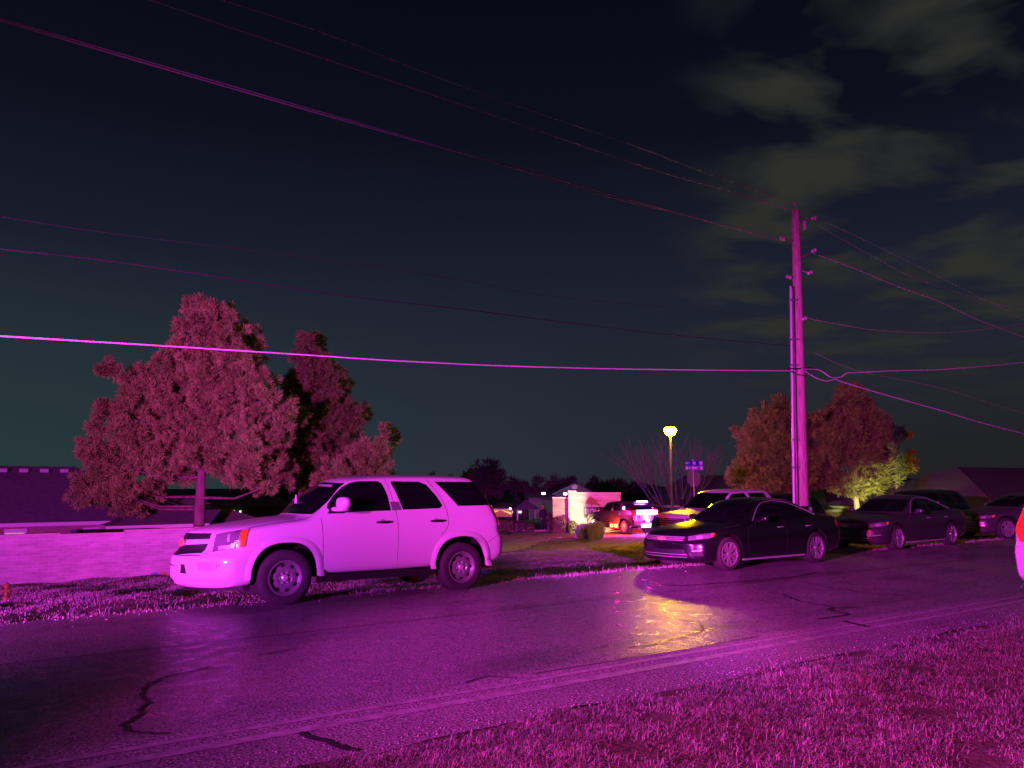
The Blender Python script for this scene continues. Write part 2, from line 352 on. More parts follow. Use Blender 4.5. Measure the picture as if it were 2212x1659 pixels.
# --- large SUV
def suv(name, loc, rz, label, group=None, paint=None, lit=False):
    root = empty(name, loc, rz, label, 'car', group)
    L = 5.12
    #      x    zb   zs    zt    wb   wm    ws   wt   crown
    st = [(.00, .34, .74, .80, .84, .90, .88, .80, .01), (.05, .30, .88, 1.00, .90, .965, .93, .82, .02), (.14, .30, 1.00, 1.09, .93, .985, .95, .82, .03), (.40, .32, 1.08, 1.16, .95, .995, .96, .82, .03),
          (.95, .38, 1.15, 1.235, .95, 1.00, .96, .82, .04), (1.32, .41, 1.20, 1.275, .95, 1.00, .955, .80, .045), (1.50, .42, 1.24, 1.39, .95, 1.00, .95, .76, .04), (1.72, .42, 1.28, 1.58, .95, 1.00, .945, .735, .04),
          (1.98, .42, 1.30, 1.775, .95, 1.00, .945, .72, .045), (2.22, .42, 1.31, 1.865, .95, 1.00, .945, .715, .05), (2.75, .42, 1.315, 1.905, .95, 1.00, .945, .715, .055), (3.5, .43, 1.32, 1.915, .95, 1.00, .945, .715, .055),
          (4.3, .44, 1.325, 1.905, .95, 1.00, .945, .71, .05), (4.85, .46, 1.325, 1.885, .94, .99, .935, .70, .045), (5.04, .47, 1.32, 1.875, .92, .97, .915, .69, .04), (5.12, .50, 1.29, 1.84, .88, .93, .88, .66, .03)]
    def warp(V):
        x, y, z = V[:, 0].copy(), V[:, 1].copy(), V[:, 2].copy()
        f = np.clip(1 - x / .95, 0, 1) ** 1.5; V[:, 0] += f * (-.38 + .66 * (np.abs(y) / .98) ** 2.0 + .11 * sm(.70, .84, z) + .06 * sm(.45, .34, z))
        r = np.clip((x - 4.1) / 1.0, 0, 1) ** 1.4; V[:, 0] -= r * (.20 + .07 * sm(.86, 1.0, z) + .46 * np.clip((z - 1.12) / .78, 0, 1) ** 1.25 + .10 * (np.abs(y) / .98) ** 4 + .10 * sm(.62, .44, z))
        g = sm(1.28, 1.45, z) * np.clip(1 - np.abs(x - 1.7) / .9, 0, 1); V[:, 0] -= g * .16 * (1 - (y / .75) ** 2)
        return V
    wf, wrr, wr = 1.03, 4.0, .405
    c = Car(name, root, st, warp, paint, (wf, wrr), wr, .505, 2.0, 2.5)
    c.body.name = 'body'
    for wx in (wf, wrr): c.flare(wx, wr, .503, 1.0, .085, 2.5, paint)
    for wx in (wf, wrr):
        for sg in (-1, 1): wheel(root, wx, sg * .86, wr, .27, 'steel')
    S = (0, 1, 0)
    y = 0
    fw = [(1.80, y, 1.34), (1.71, y, 1.36), (1.68, y, 1.41), (1.71, y, 1.47), (1.83, y, 1.615), (1.96, y, 1.735), (2.08, y, 1.80), (2.22, y, 1.83), (2.56, y, 1.835), (2.62, y, 1.80), (2.68, y, 1.60), (2.715, y, 1.36)]
    c.both('side_window', fw, S, M_glass)
    rw = [(2.93, y, 1.37), (2.86, y, 1.57), (2.79, y, 1.80), (2.81, y, 1.835), (3.30, y, 1.83), (3.42, y, 1.78), (3.58, y, 1.57), (3.66, y, 1.43), (3.60, y, 1.385)]
    c.both('side_window', rw, S, M_glass)
    qw = [(3.96, y, 1.42), (3.60, y, 1.835), (4.38, y, 1.835), (4.56, y, 1.68), (4.80, y, 1.43)]
    c.both('side_window', qw, S, M_glass)
    c.both('pillar_panel', [(2.74, y, 1.36), (2.715, y, 1.50), (2.865, y, 1.50), (2.91, y, 1.37)], S, M_steel, off=.003)
    c.patch('windshield', [(0, -.79, 1.315), (0, -.76, 1.42), (0, -.66, 1.80), (0, 0, 1.835), (0, .66, 1.80), (0, .76, 1.42), (0, .79, 1.315), (0, 0, 1.33)], (1, 0, 0), M_glass, off=.005)
    c.patch('rear_window', [(0, -.72, 1.36), (0, -.64, 1.76), (0, .64, 1.76), (0, .72, 1.36)], (-1, 0, 0), M_glass, off=.02)
    # front end
    c.patch('grille', [(0, -.60, .985), (0, -.58, 1.065), (0, 0, 1.06), (0, .58, 1.065), (0, .60, .985), (0, 0, .96)], (1, 0, 0), M_plas, off=.006)
    c.patch('grille', [(0, -.57, .785), (0, -.60, .92), (0, 0, .885), (0, .60, .92), (0, .57, .785), (0, 0, .745)], (1, 0, 0), M_plas, off=.006)
    for zz in (1.01, 1.035, .81, .84, .87):
        c.patch('grille_slat', [(0, -.56, zz - .003), (0, -.56, zz + .003), (0, .56, zz + .003), (0, .56, zz - .003)], (1, 0, 0), M_dgrey, off=.014)
    em = MB(); h, n = c.proj((0, 0, .925), (1, 0, 0)); bx = h.x - .03
    bow = [(-.15, -.034), (-.055, -.034), (-.055, -.058), (.055, -.058), (.055, -.034), (.15, -.034), (.17, .034), (.055, .034), (.055, .058), (-.055, .058), (-.055, .034), (-.13, .034)]
    em.prism(bow, 0, .022, lambda u, v, w: (bx + w, u, .925 + v)); em.build('emblem', M_gold, root)
    em = MB(); em.prism([(a * 1.1, b * 1.15) for a, b in bow], .0, .02, lambda u, v, w: (bx + .012 + w, u, .925 + v)); em.build('emblem_surround', M_chrome, root)
    D = (.62, .78, 0)
    hl = [(.07, -.66, .80), (.09, -.675, 1.055), (.27, -.86, 1.095), (.44, -1.0, 1.12), (.42, -1.0, .88)]
    c.both('headlight', hl, D, M_head, off=.008)
    c.both('turn_signal', [(.335, -.945, .875), (.355, -.945, 1.10), (.425, -1.0, 1.11), (.405, -1.0, .89)], D, M_amber, off=.013)
    c.both('headlight_reflector', [(.13, -.73, .83), (.13, -.73, .885), (.30, -.90, .91), (.30, -.90, .86)], D, M_chrome, off=.012)
    c.both('headlight_reflector', [(.22, -.81, .95), (.22, -.81, 1.05), (.25, -.84, 1.055), (.25, -.84, .945)], D, M_chrome, off=.012)
    c.both('fog_lamp_recess', [(0, -.80, .545), (0, -.60, .555), (0, -.60, .66), (0, -.78, .67), (0, -.86, .63)], (1, 0, 0), mat('recess_paint', (.35, .35, .36), .5), off=.004)
    c.both('fog_lamp', [(0, -.82, .565), (0, -.77, .565), (0, -.77, .65), (0, -.82, .65)], (1, 0, 0), M_chrome, off=.010)
    c.both('tow_hook_slot', [(0, -.44, .50), (0, -.33, .50), (0, -.33, .63), (0, -.40, .63)], (1, 0, 0), M_plas, off=.005)
    c.patch('plate_recess', [(0, -.17, .60), (0, -.17, .615), (0, .17, .615), (0, .17, .60)], (1, 0, 0), M_seam, off=.004)
    c.patch('bumper_groove', [(0, -.60, .745), (0, -.60, .757), (0, .60, .757), (0, .60, .745)], (1, 0, 0), M_seam, off=.003)
    va = MB()
    pts = []
    for i in range(21):
        yy = -.86 + 1.72 * i / 20; xx = .12 + .30 * (abs(yy) / .9) ** 3; pts.append((xx - .33 + .42 * (abs(yy) / .9) ** 2, yy))
    vs = []; 
    for (xx, yy) in pts: vs += [(xx, yy, .34), (xx + .03, yy, .25), (xx + .12, yy, .25), (xx + .12, yy, .34)]
    va.add(vs, [(i * 4 + j, i * 4 + (j + 1) % 4, (i + 1) * 4 + (j + 1) % 4, (i + 1) * 4 + j) for i in range(20) for j in range(4)] + [(0, 1, 2, 3), (80, 81, 82, 83)])
    va.build('air_dam', M_plas, root, 30)
    # tail
    T = (-.35, .94, 0)
    tl = [(4.95, -.9, .98), (4.80, -.92, .99), (4.70, -.95, 1.36), (4.66, -.95, 1.42), (4.80, -.80, 1.43), (4.95, -.78, 1.2), (5.0, -.78, .98)]
    c.both('tail_light', tl, T, M_tailon if lit else M_tail, off=.018)
    c.both('tail_light_lens', [(4.90, -.86, 1.20), (4.86, -.88, 1.27), (4.93, -.8, 1.27), (4.96, -.8, 1.20)], T, M_head, off=.024)
    pl = MB(); pl.box((5.0, 0, .80), (.02, .34, .17)); pl.build('license_plate', mat('plate', (.6, .6, .62), .4), root)
    c.patch('bumper_step_pad', [(0, -.7, .86), (0, -.7, .875), (0, .7, .875), (0, .7, .86)], (-1, 0, 0), M_plas, off=.006)
    # gaps, handles, sills
    c.line('door_gap', [(1.60, y, .44), (1.585, y, .8), (1.57, y, 1.1), (1.555, y, 1.26)], S)
    c.line('door_gap', [(2.82, y, .44), (2.82, y, .9), (2.81, y, 1.28), (2.77, y, 1.5), (2.70, y, 1.88)], S)
    c.line('door_gap', [(3.60, y, .95), (3.72, y, 1.08), (3.74, y, 1.25), (3.68, y, 1.5), (3.46, y, 1.87)], S)
    c.line('bumper_gap', [(4.52, y, .80), (4.7, y, .90), (4.95, y, .955), ], S)
    c.line('hood_gap', [(.50, -.84, 2), (.95, -.85, 2), (1.4, -.83, 2)], (0, 0, -1), w=.010)
    for hx in (2.56, 3.52):
        for sg in (-1, 1):
            h, n = c.proj((hx, 0, 1.18), (0, 1, 0)); yy = abs(h.y)
            hb = MB(); hb.tube([(hx - .11, sg * (yy + .002), 1.178), (hx - .08, sg * (yy + .035), 1.18), (hx + .02, sg * (yy + .045), 1.183), (hx + .11, sg * (yy + .03), 1.185), (hx + .14, sg * (yy + .0), 1.185)], [.014, .019, .021, .018, .012], 8)
            hb.build('door_handle', M_plas, root, 40)
            cb = MB(); cb.lathe([(.001, sg * (yy + .003)), (.045, sg * (yy + .003)), (.05, sg * (yy - .004))], 18, 'y', (hx - .01, 0, 1.18)); cb.build('handle_recess', M_chrome, root, 40)
    for sg in (-1, 1):
        mm = MB(); mm.sbox((1.83, sg * 1.15, 1.485), (.17, .30, .19), 2.8, sg * -.15); mi_ = mm.build('wing_mirror', paint, root, 60)
        m3 = MB(); m3.sbox((1.915, sg * 1.15, 1.485), (.02, .25, .15), 3); m3.build('mirror_glass', M_glass, mi_, 60)
        m2 = MB(); m2.sbox((1.80, sg * 1.10, 1.395), (.19, .36, .075), 3.5, sg * -.12); m2.build('mirror_base', paint, root, 60)
        m4 = MB(); m4.prism([(1.66, 1.33), (1.90, 1.33), (1.90, 1.47), (1.80, 1.53)], sg * .925, sg * .96, lambda u, v, w: (u, w, v)); m4.build('mirror_sail', M_plas, root)
        sl = MB(); sl.box((2.52, sg * .90, .36), (1.95, .12, .10)); sl.build('sill', M_plas, root)
        rr_ = MB()
    ub = MB(); ub.box((2.6, 0, .42), (4.3, 1.1, .12)); ub.tube([(4.0, -.8, .38), (4.0, .8, .38)], .05, 8); ub.tube([(1.03, -.8, .38), (1.03, .8, .38)], .05, 8); ub.build('chassis', M_plas, root)
    return root, c
# --- sedan
def sedan(name, loc, rz, label, group, paint):
    root = empty(name, loc, rz, label, 'car', group)
    st = [(.00, .36, .56, .60, .66, .74, .70, .60, .01), (.06, .24, .64, .70, .78, .86, .80, .62, .02), (.22, .20, .72, .78, .86, .905, .86, .68, .03), (.60, .20, .80, .86, .88, .92, .87, .70, .035),
          (1.05, .20, .85, .925, .88, .925, .87, .70, .04), (1.45, .20, .885, .975, .88, .925, .865, .68, .04), (1.68, .20, .91, 1.09, .88, .925, .86, .64, .04), (1.98, .20, .925, 1.24, .88, .925, .86, .60, .045), (2.30, .20, .935, 1.375, .88, .925, .86, .575, .045),
          (2.62, .20, .945, 1.425, .88, .925, .86, .565, .045), (3.05, .20, .955, 1.435, .88, .925, .86, .56, .045), (3.45, .20, .965, 1.40, .88, .925, .86, .56, .045), (3.85, .20, .98, 1.30, .88, .925, .855, .57, .04), (4.22, .22, 1.00, 1.16, .88, .925, .85, .60, .035),
          (4.52, .24, 1.01, 1.07, .87, .92, .84, .66, .03), (4.88, .28, .98, 1.05, .84, .90, .82, .66, .02), (5.03, .34, .93, 1.00, .80, .86, .78, .62, .015), (5.10, .40, .80, .86, .72, .80, .72, .58, .01)]
    def warp(V):
        x, y, z = V[:, 0].copy(), V[:, 1].copy(), V[:, 2].copy()
        f = np.clip(1 - x / 1.0, 0, 1) ** 1.5; V[:, 0] += f * (.34 * (np.abs(y) / .92) ** 2.6 + .05 * sm(.55, .75, z))
        r = np.clip((x - 4.2) / .9, 0, 1) ** 1.5; V[:, 0] -= r * (.26 * (np.abs(y) / .92) ** 3)
        g = sm(.95, 1.1, z) * np.clip(1 - np.abs(x - 1.9) / .9, 0, 1); V[:, 0] -= g * .14 * (1 - (y / .65) ** 2)
        return V
    wf, wb, wr = 1.04, 3.90, .345
    c = Car(name, root, st, warp, paint, (wf, wb), wr, .405, 1.85, 2.15)
    for wx in (wf, wb):
        for sg in (-1, 1): wheel(root, wx, sg * .79, wr, .235, 'alloy')
    S = (0, 1, 0); y = 0
    c.both('side_window', [(1.92, y, 1.00), (2.10, y, 1.12), (2.40, y, 1.29), (2.62, y, 1.35), (2.80, y, 1.36), (2.84, y, 1.01)], S, M_glass)
    c.both('side_window', [(2.90, y, 1.01), (2.87, y, 1.365), (3.25, y, 1.355), (3.55, y, 1.29), (3.82, y, 1.16), (3.98, y, 1.07), (3.90, y, 1.035)], S, M_glass)
    c.patch('windshield', [(0, -.70, 1.02), (0, -.56, 1.35), (0, 0, 1.375), (0, .56, 1.35), (0, .70, 1.02), (0, 0, 1.03)], (1, 0, 0), M_glass)
    c.patch('rear_window', [(0, -.66, 1.12), (0, -.56, 1.36), (0, .56, 1.36), (0, .66, 1.12)], (-1, 0, 0), M_glass)
    c.line('window_trim', [(1.88, y, .99), (2.3, y, 1.27), (2.62, y, 1.375), (3.0, y, 1.395), (3.4, y, 1.345), (3.75, y, 1.22), (4.05, y, 1.07)], S, w=.016, m=M_chrome, off=.008)
    c.patch('grille', [(0, -.50, .615), (0, -.60, .70), (0, 0, .725), (0, .60, .70), (0, .50, .615), (0, 0, .595)], (1, 0, 0), M_plas, off=.006)
    for zz in (.635, .665, .695):
        c.patch('grille_slat', [(0, -.52, zz - .006), (0, -.52, zz + .006), (0, .52, zz + .006), (0, .52, zz - .006)], (1, 0, 0), M_chrome, off=.014, mx=.08)
    h, n = c.proj((0, 0, .665), (1, 0, 0)); em = MB()
    bow = [(-.11, -.024), (-.04, -.024), (-.04, -.042), (.04, -.042), (.04, -.024), (.11, -.024), (.125, .024), (.04, .024), (.04, .042), (-.04, .042), (-.04, .024), (-.095, .024)]
    em.prism(bow, 0, .02, lambda u, v, w: (h.x - .035 + w, u, .667 + v)); em.build('emblem', M_gold, root)
    D = (.62, .78, 0)
    c.both('headlight', [(.15, -.62, .635), (.15, -.64, .715), (.35, -.80, .765), (.62, -.93, .785), (.50, -.93, .69)], D, M_head, off=.006)
    c.both('headlight_reflector', [(.27, -.74, .665), (.27, -.74, .72), (.36, -.82, .735), (.36, -.82, .67)], D, M_chrome, off=.011)
    c.both('turn_signal', [(.50, -.92, .705), (.52, -.92, .765), (.60, -.93, .775), (.56, -.93, .715)], D, M_amber, off=.011)
    c.patch('lower_grille', [(0, -.62, .32), (0, -.55, .46), (0, .55, .46), (0, .62, .32), (0, 0, .30)], (1, 0, 0), M_plas, off=.005)
    for zz in (.31, .36):
        c.patch('chrome_strip', [(0, -.60, zz), (0, -.60, zz + .008), (0, .60, zz + .008), (0, .60, zz)], (1, 0, 0), M_chrome, off=.012, mx=.08)
    c.both('fog_lamp_recess', [(0, -.86, .34), (0, -.70, .34), (0, -.68, .44), (0, -.84, .47)], (1, 0, 0), M_plas, off=.005)
    c.both('daytime_lamp', [(0, -.84, .445), (0, -.84, .458), (0, -.70, .44), (0, -.70, .427)], (1, 0, 0), M_chrome, off=.011)
    c.both('tail_light', [(4.70, -.9, .80), (4.66, -.9, .93), (4.98, -.78, .94), (5.05, -.70, .80)], (-.5, .86, 0), M_tail, off=.006)
    c.line('door_gap', [(1.62, y, .26), (1.60, y, .6), (1.64, y, .88)], S); c.line('door_gap', [(2.86, y, .26), (2.87, y, .6), (2.86, y, .98)], S); c.line('door_gap', [(3.52, y, .60), (3.78, y, .80), (3.85, y, 1.02)], S)
    for hx in (2.66, 3.62):
        for sg in (-1, 1):
            h, n = c.proj((hx, 0, .84), S); yy = abs(h.y); hb = MB(); hb.tube([(hx - .08, sg * yy, .84), (hx - .05, sg * (yy + .03), .842), (hx + .07, sg * (yy + .03), .845), (hx + .1, sg * yy, .845)], .011, 6); hb.build('door_handle', M_chrome, root, 40)
    for sg in (-1, 1):
        mm = MB(); mm.sbox((2.02, sg * 1.0, 1.04), (.14, .23, .14), 2.6, sg * -.15); mm.build('wing_mirror', paint, root, 60)
        m2 = MB(); m2.box((2.04, sg * .91, .99), (.07, .14, .04)); m2.build('mirror_base', M_plas, root)
        sl = MB(); sl.box((2.47, sg * .86, .215), (2.0, .07, .035)); sl.build('sill_trim', M_chrome, root)
    ub = MB(); ub.box((2.5, 0, .25), (4.2, 1.0, .12)); ub.build('chassis', M_plas, root)
    return root, c
# --- pickup
def pickup(name, loc, rz, label, group, paint):
    root = empty(name, loc, rz, label, 'truck', group)
    st = [(.00, .45, .80, .86, .80, .88, .86, .76, .01), (.06, .42, .95, 1.04, .88, .95, .92, .80, .02), (.3, .42, 1.08, 1.15, .92, .985, .95, .82, .03), (1.2, .44, 1.17, 1.23, .94, 1.0, .96, .82, .04), (1.45, .44, 1.21, 1.34, .94, 1.0, .95, .78, .04),
          (1.75, .44, 1.25, 1.56, .94, 1.0, .94, .74, .04), (2.05, .44, 1.27, 1.76, .94, 1.0, .94, .72, .045), (2.3, .44, 1.28, 1.84, .94, 1.0, .94, .71, .05), (3.0, .44, 1.29, 1.87, .94, 1.0, .94, .71, .05), (3.75, .44, 1.29, 1.86, .94, 1.0, .94, .71, .045), (3.95, .44, 1.29, 1.78, .94, 1.0, .94, .71, .03), (4.05, .44, 1.28, 1.32, .94, 1.0, .94, .82, .0)]
    def warp(V):
        x, y, z = V[:, 0].copy(), V[:, 1].copy(), V[:, 2].copy(); f = np.clip(1 - x / .95, 0, 1) ** 1.5; V[:, 0] += f * (.2 * (np.abs(y) / .98) ** 3 + .08 * sm(.74, .98, z)); return V
    c = Car(name, root, st, warp, paint, (1.05,), .42, .50, 2.0, 2.4)
    for wx in (1.05, 4.75):
        for sg in (-1, 1): wheel(root, wx, sg * .86, .42, .28, 'alloy')
    bd = MB(); bd.prism([(4.08, .55), (4.08, 1.3), (5.75, 1.3), (5.75, .55), (5.32, .55), (5.18, .86), (4.95, .94), (4.55, .94), (4.32, .86), (4.2, .55)], -1.0, -.92, lambda u, v, w: (u, w, v))
    bd.prism([(4.08, .55), (4.08, 1.3), (5.75, 1.3), (5.75, .55), (5.32, .55), (5.18, .86), (4.95, .94), (4.55, .94), (4.32, .86), (4.2, .55)], .92, 1.0, lambda u, v, w: (u, w, v))
    bd.box((4.9, 0, .86), (1.66, 1.83, .06)); bd.box((5.72, 0, .93), (.07, 1.83, .70)); bd.build('cargo_bed', paint, root)
    S = (0, 1, 0); y = 0
    c.both('side_window', [(1.74, y, 1.34), (1.86, y, 1.53), (2.12, y, 1.76), (2.7, y, 1.79), (2.76, y, 1.34)], S, M_glass)
    c.both('side_window', [(2.90, y, 1.34), (2.86, y, 1.79), (3.62, y, 1.79), (3.78, y, 1.36)], S, M_glass)
    c.patch('windshield', [(0, -.77, 1.31), (0, -.64, 1.79), (0, .64, 1.79), (0, .77, 1.31)], (1, 0, 0), M_glass)
    c.patch('grille', [(0, -.55, .80), (0, -.58, 1.03), (0, .58, 1.03), (0, .55, .80)], (1, 0, 0), M_plas, off=.006)
    for zz in (.84, .91, .98): c.patch('grille_slat', [(0, -.55, zz), (0, -.55, zz + .02), (0, .55, zz + .02), (0, .55, zz)], (1, 0, 0), M_chrome, off=.014, mx=.1)
    c.both('headlight', [(.15, -.62, .84), (.15, -.64, 1.05), (.45, -1, 1.08), (.42, -1, .84)], (.62, .78, 0), M_head, off=.008)
    c.line('door_gap', [(1.6, y, .5), (1.6, y, 1.2)], S); c.line('door_gap', [(2.82, y, .5), (2.82, y, 1.3)], S)
    b = MB(); b.box((-.02, 0, .60), (.16, 1.8, .22)); b.build('bumper', M_chrome, root); b = MB(); b.box((5.85, 0, .60), (.16, 1.8, .2)); b.build('bumper', M_chrome, root)
    for sg in (-1, 1):
        t = MB(); t.box((5.765, sg * .9, 1.08), (.03, .15, .36)); t.build('tail_light', M_tail, root)
        mm = MB(); mm.box((1.85, sg * 1.13, 1.45), (.1, .2, .26), 0, 0, .8); mm.box((1.83, sg * 1.0, 1.37), (.06, .12, .05)); mm.build('wing_mirror', M_plas, root)
    ub = MB(); ub.box((3.0, 0, .5), (5.2, .9, .14)); ub.build('chassis', M_plas, root)
    return root, c
# ------------------------------------------------------------------ place vehicles
def place(s, n, z=None): 
    p = W(s, n); p.z = gz(p.x, p.y, 0) if z is None else z; return p
CARG = 'cars parked nose to the left along the far verge'
# white SUV: near side plane at n, front wheel contact at pixel (612,1301)
fwp = on_n(613, 1296, 11.42); s0, _ = SN(fwp.x, fwp.y)
wsuv, wc = suv('parked_suv', place(s0 - 1.03, 12.36, -.03), ANG, 'white SUV with steel wheels and tinted windows, parked nose-left on the far verge', None, M_white)
wsuv.rotation_euler = (R_(-1.6), R_(.4), ANG)
p = on_n(1578, 1221, 10.8); s1, _ = SN(p.x, p.y)
bsed, bc = sedan('parked_sedan', place(s1 - 1.04, 11.70, -.03), ANG, 'shiny black sedan with chrome grille bars, left of the utility pole foot', CARG, M_black)
bsed.rotation_euler = (R_(-1.0), 0, ANG)
p = on_n(1940, 1176, 11.6); s2, _ = SN(p.x, p.y)
g2 = copy_tree(bsed, None, {M_black: M_grey}); g2.location = place(s2 - 1.04, 12.45, -.05); g2.rotation_euler = (R_(-1), 0, ANG + R_(1.5))
g2['label'] = 'dull grey sedan parked right of the utility pole, its nose in shadow'
# SUV with glowing tail lamp at the right edge of the frame, facing away to the right on the near verge
e0 = W(10.28 + 5.12, 3.75, .06)
rs = copy_tree(wsuv, None, {M_tail: M_tailon}); rs.name = 'parked_suv'; rs.location = e0; rs.rotation_euler = (0, 0, ANG + math.pi)
rs['label'] = 'white SUV seen from behind with glowing red tail light, at the right edge'
# dark SUVs
def dark(name, px, py, Y, rz, lab, grp=None):
    q = at(px, py, Y); o = copy_tree(wsuv, None, {M_white: M_dgrey}); o.location = (q.x, q.y, gz(q.x, q.y, 0)); o.rotation_euler = (0, 0, rz); o['label'] = lab; o.name = name
    if grp: o['group'] = grp
    return o
d1 = dark('parked_suv', 1610, 1060, 22.5, ANG, 'dark SUV parked just behind the utility pole, its tail showing right of the pole')
q = W(25.5, 17.2); d1.location = (0, 0, 0)
p = on_n(1779, 1130, 17.0); sd, _ = SN(p.x, p.y); d1.location = place(sd - 5.0, 17.6)
p = on_n(2106, 1130, 16.0); sd, _ = SN(p.x, p.y); d2 = dark('parked_suv', 2000, 1100, 26, ANG, 'dark SUV between the grey sedan and the raised pickup'); d2.location = place(sd - 5.1, 16.9)
# pickups
p = on_n(1445, 1110, 16.2); s3, _ = SN(p.x, p.y)
wpk, _c = pickup('parked_pickup', place(s3 + .9, 17.2, -.35), ANG, 'white pickup with crew cab standing behind the black sedan', 'pickups parked off the road', M_white)
p = on_n(2172, 1155, 12.0); lr = R_(9); lpk = copy_tree(bsed, None, {M_black: mat('silver_paint', (.07, .07, .075), .35, metal=.3)})
lpk.location = (p.x - 1.04 * math.cos(lr) - .79 * math.sin(lr), p.y - 1.04 * math.sin(lr) + .79 * math.cos(lr), gz(p.x, p.y, 0)); lpk.rotation_euler = (0, 0, lr); lpk['label'] = 'silver car, only its nose and dark front wheel showing, beside the tail-lit SUV'
del wpk['group']
# police SUV
pv = at(1402, 1150, 46.5); pz = gz(pv.x, pv.y, 0)
pol = copy_tree(wsuv, None, {M_white: mat('police_paint', (.028, .022, .03), .4, coat=.3), M_tail: M_tailon}); pol.name = 'police_suv'
hd = R_(122)                                             # heading (left and away)
pol.rotation_euler = (0, 0, hd + math.pi)
fx, fy = math.cos(hd), math.sin(hd); pol.location = (pv.x + fx * 5.12, pv.y + fy * 5.12, pz)
pol['label'] = 'dark police SUV with glowing red and blue lights, beside the entrance sign'; pol['category'] = 'police car'
M_red = mat('red_strobe', (.5, .01, .02), .3, emit=(1, .02, .10), es=160); M_blue = mat('blue_strobe', (.02, .02, .5), .3, emit=(.18, .06, 1), es=200)
M_pinkw = mat('white_strobe', (.8, .5, .8), .3, emit=(1, .12, .9), es=150); M_redamb = mat('red_amber_lamp', (.8, .2, .1), .3, emit=(1, .22, .03), es=9)
M_plw = mat('glowing_white_strip', (.8, .7, .8), .3, emit=(1, .8, 1), es=4)
def lamp(nm, c, d, m):
    b = MB(); b.box(c, d); return b.build(nm, m, pol)
M_rglow = mat('red_glow_border', (.5, .01, .02), .4, emit=(1, .01, .06), es=2.2); M_bglow = mat('blue_glow_border', (.05, .02, .5), .4, emit=(.30, .04, 1), es=1.3)  # added glowing boxes; the coloured halo round each lamp is put into their emission
lamp('spoiler_light', (4.54, .20, 1.95), (.07, .38, .06), M_pinkw); lamp('spoiler_light', (4.54, -.22, 1.95), (.07, .38, .06), M_blue)
for yy, m, g in ((-.66, M_red, M_rglow), (-.38, M_pinkw, M_rglow), (-.10, M_pinkw, M_bglow), (.18, M_blue, M_bglow), (.46, M_pinkw, M_bglow), (.72, M_red, M_rglow)):
    h_ = lamp('lamp_glow_border', (4.91, yy, 1.30), (.05, .275, .36), g); b = MB(); b.box((4.95, yy, 1.31), (.05, .26, .24)); b.build('strobe', m, h_)
for sg in (-1, 1):
    h_ = lamp('lamp_glow_border', (4.02, sg * .985, 1.56), (.20, .04, .22), M_rglow); b = MB(); b.box((4.02, sg * 1.01, 1.56), (.11, .04, .12)); b.build('strobe', M_pinkw, h_)
    for xx in (2.9, 3.32): h_ = lamp('lamp_glow_border', (xx, sg * 1.03, .46), (.40, .04, .34), M_rglow); b = MB(); b.box((xx, sg * 1.06, .46), (.24, .04, .19)); b.build('side_marker_light', M_redamb, h_)
lamp('bumper_glow_strip', (5.02, 0, .52), (.03, .95, .20), M_plw)  # bright plate area on the bumper, given its own glow; no lamp there
def strobe_light(loc, col, e):
    ld = bpy.data.lights.new('strobe_light', 'POINT'); ld.energy = e; ld.color = col; ld.shadow_soft_size = .12; lo = bpy.data.objects.new('strobe_light', ld); COL.objects.link(lo); lo.parent = pol; lo.location = loc
strobe_light((5.45, -.55, 1.2), (1, .02, .25), 900); strobe_light((5.45, .55, 1.2), (.35, .06, 1), 1100)
for sg in (-1, 1): strobe_light((3.1, sg * 1.5, .6), (1, .06, .02), 260); strobe_light((4.0, sg * 1.5, 1.5), (1, .03, .4), 260)
# white visor strip and air freshener of the white SUV
fr = MB(); fr.prism([(-.04, 0), (.04, 0), (.06, .05), (.03, .12), (.0, .17), (-.03, .12), (-.06, .05)], 0, .012, lambda u, v, h: (h, u, v))
h, n = wc.proj((0, -.05, 1.50), (1, 0, 0)); fr.build('air_freshener', M_white, wsuv, loc=(h.x - .018, -.05, 1.48)).scale = (1, .9, .9)
wc.patch('visor_strip', [(0, -.55, 1.735), (0, -.5, 1.775), (0, -.05, 1.79), (0, -.1, 1.765)], (1, 0, 0), mat('sun_strip', (.4, .4, .42), .5), off=.011, parent=wsuv)
#PART2
# ------------------------------------------------------------------ ground
def grid_sheet(name, ss, ns, zf, m, kind='structure'):
    V = [];
    for n in ns:
        for s in ss: p = W(s, n); V.append((p.x, p.y, zf(p.x, p.y)))
    k = len(ss); F = [(i * k + j, i * k + j + 1, (i + 1) * k + j + 1, (i + 1) * k + j) for i in range(len(ns) - 1) for j in range(k - 1)]
    o = big_mesh(name, V, F, m); o.data.polygons.foreach_set('use_smooth', [True] * len(o.data.polygons))
    if kind: o['kind'] = kind
    return o
M_ground = mat('dry_turf', (.26, .21, .17), .95, noise=(.10, .075, .05), nscale=3.5, bump=.9, bscale=24)
ss = np.concatenate([np.linspace(-700, -40, 12), np.linspace(-36, 60, 260), np.linspace(66, 900, 22)])
ns = np.concatenate([np.linspace(-200, -20, 6), np.linspace(-16, 2, 20), np.linspace(2.4, 4.9, 12), [5.0, 5.15, 8, 11.6, 11.8, 11.95], np.linspace(12.1, 22, 64), np.linspace(22.5, 60, 70), np.linspace(66, 880, 24)])
def zg(x, y):
    z = gz(x, y); s, n = SN(x, y)
    return z - (.03 if 5.05 < n < 11.9 else 0)
ground = grid_sheet('ground', ss, ns, zg, M_ground)
def lipw(s): return 11.9 + .05 * math.sin(s * 1.9) + .04 * math.sin(s * 4.7 + 1)
road = MB(); rs_ = np.linspace(-60, 160, 500); V = []
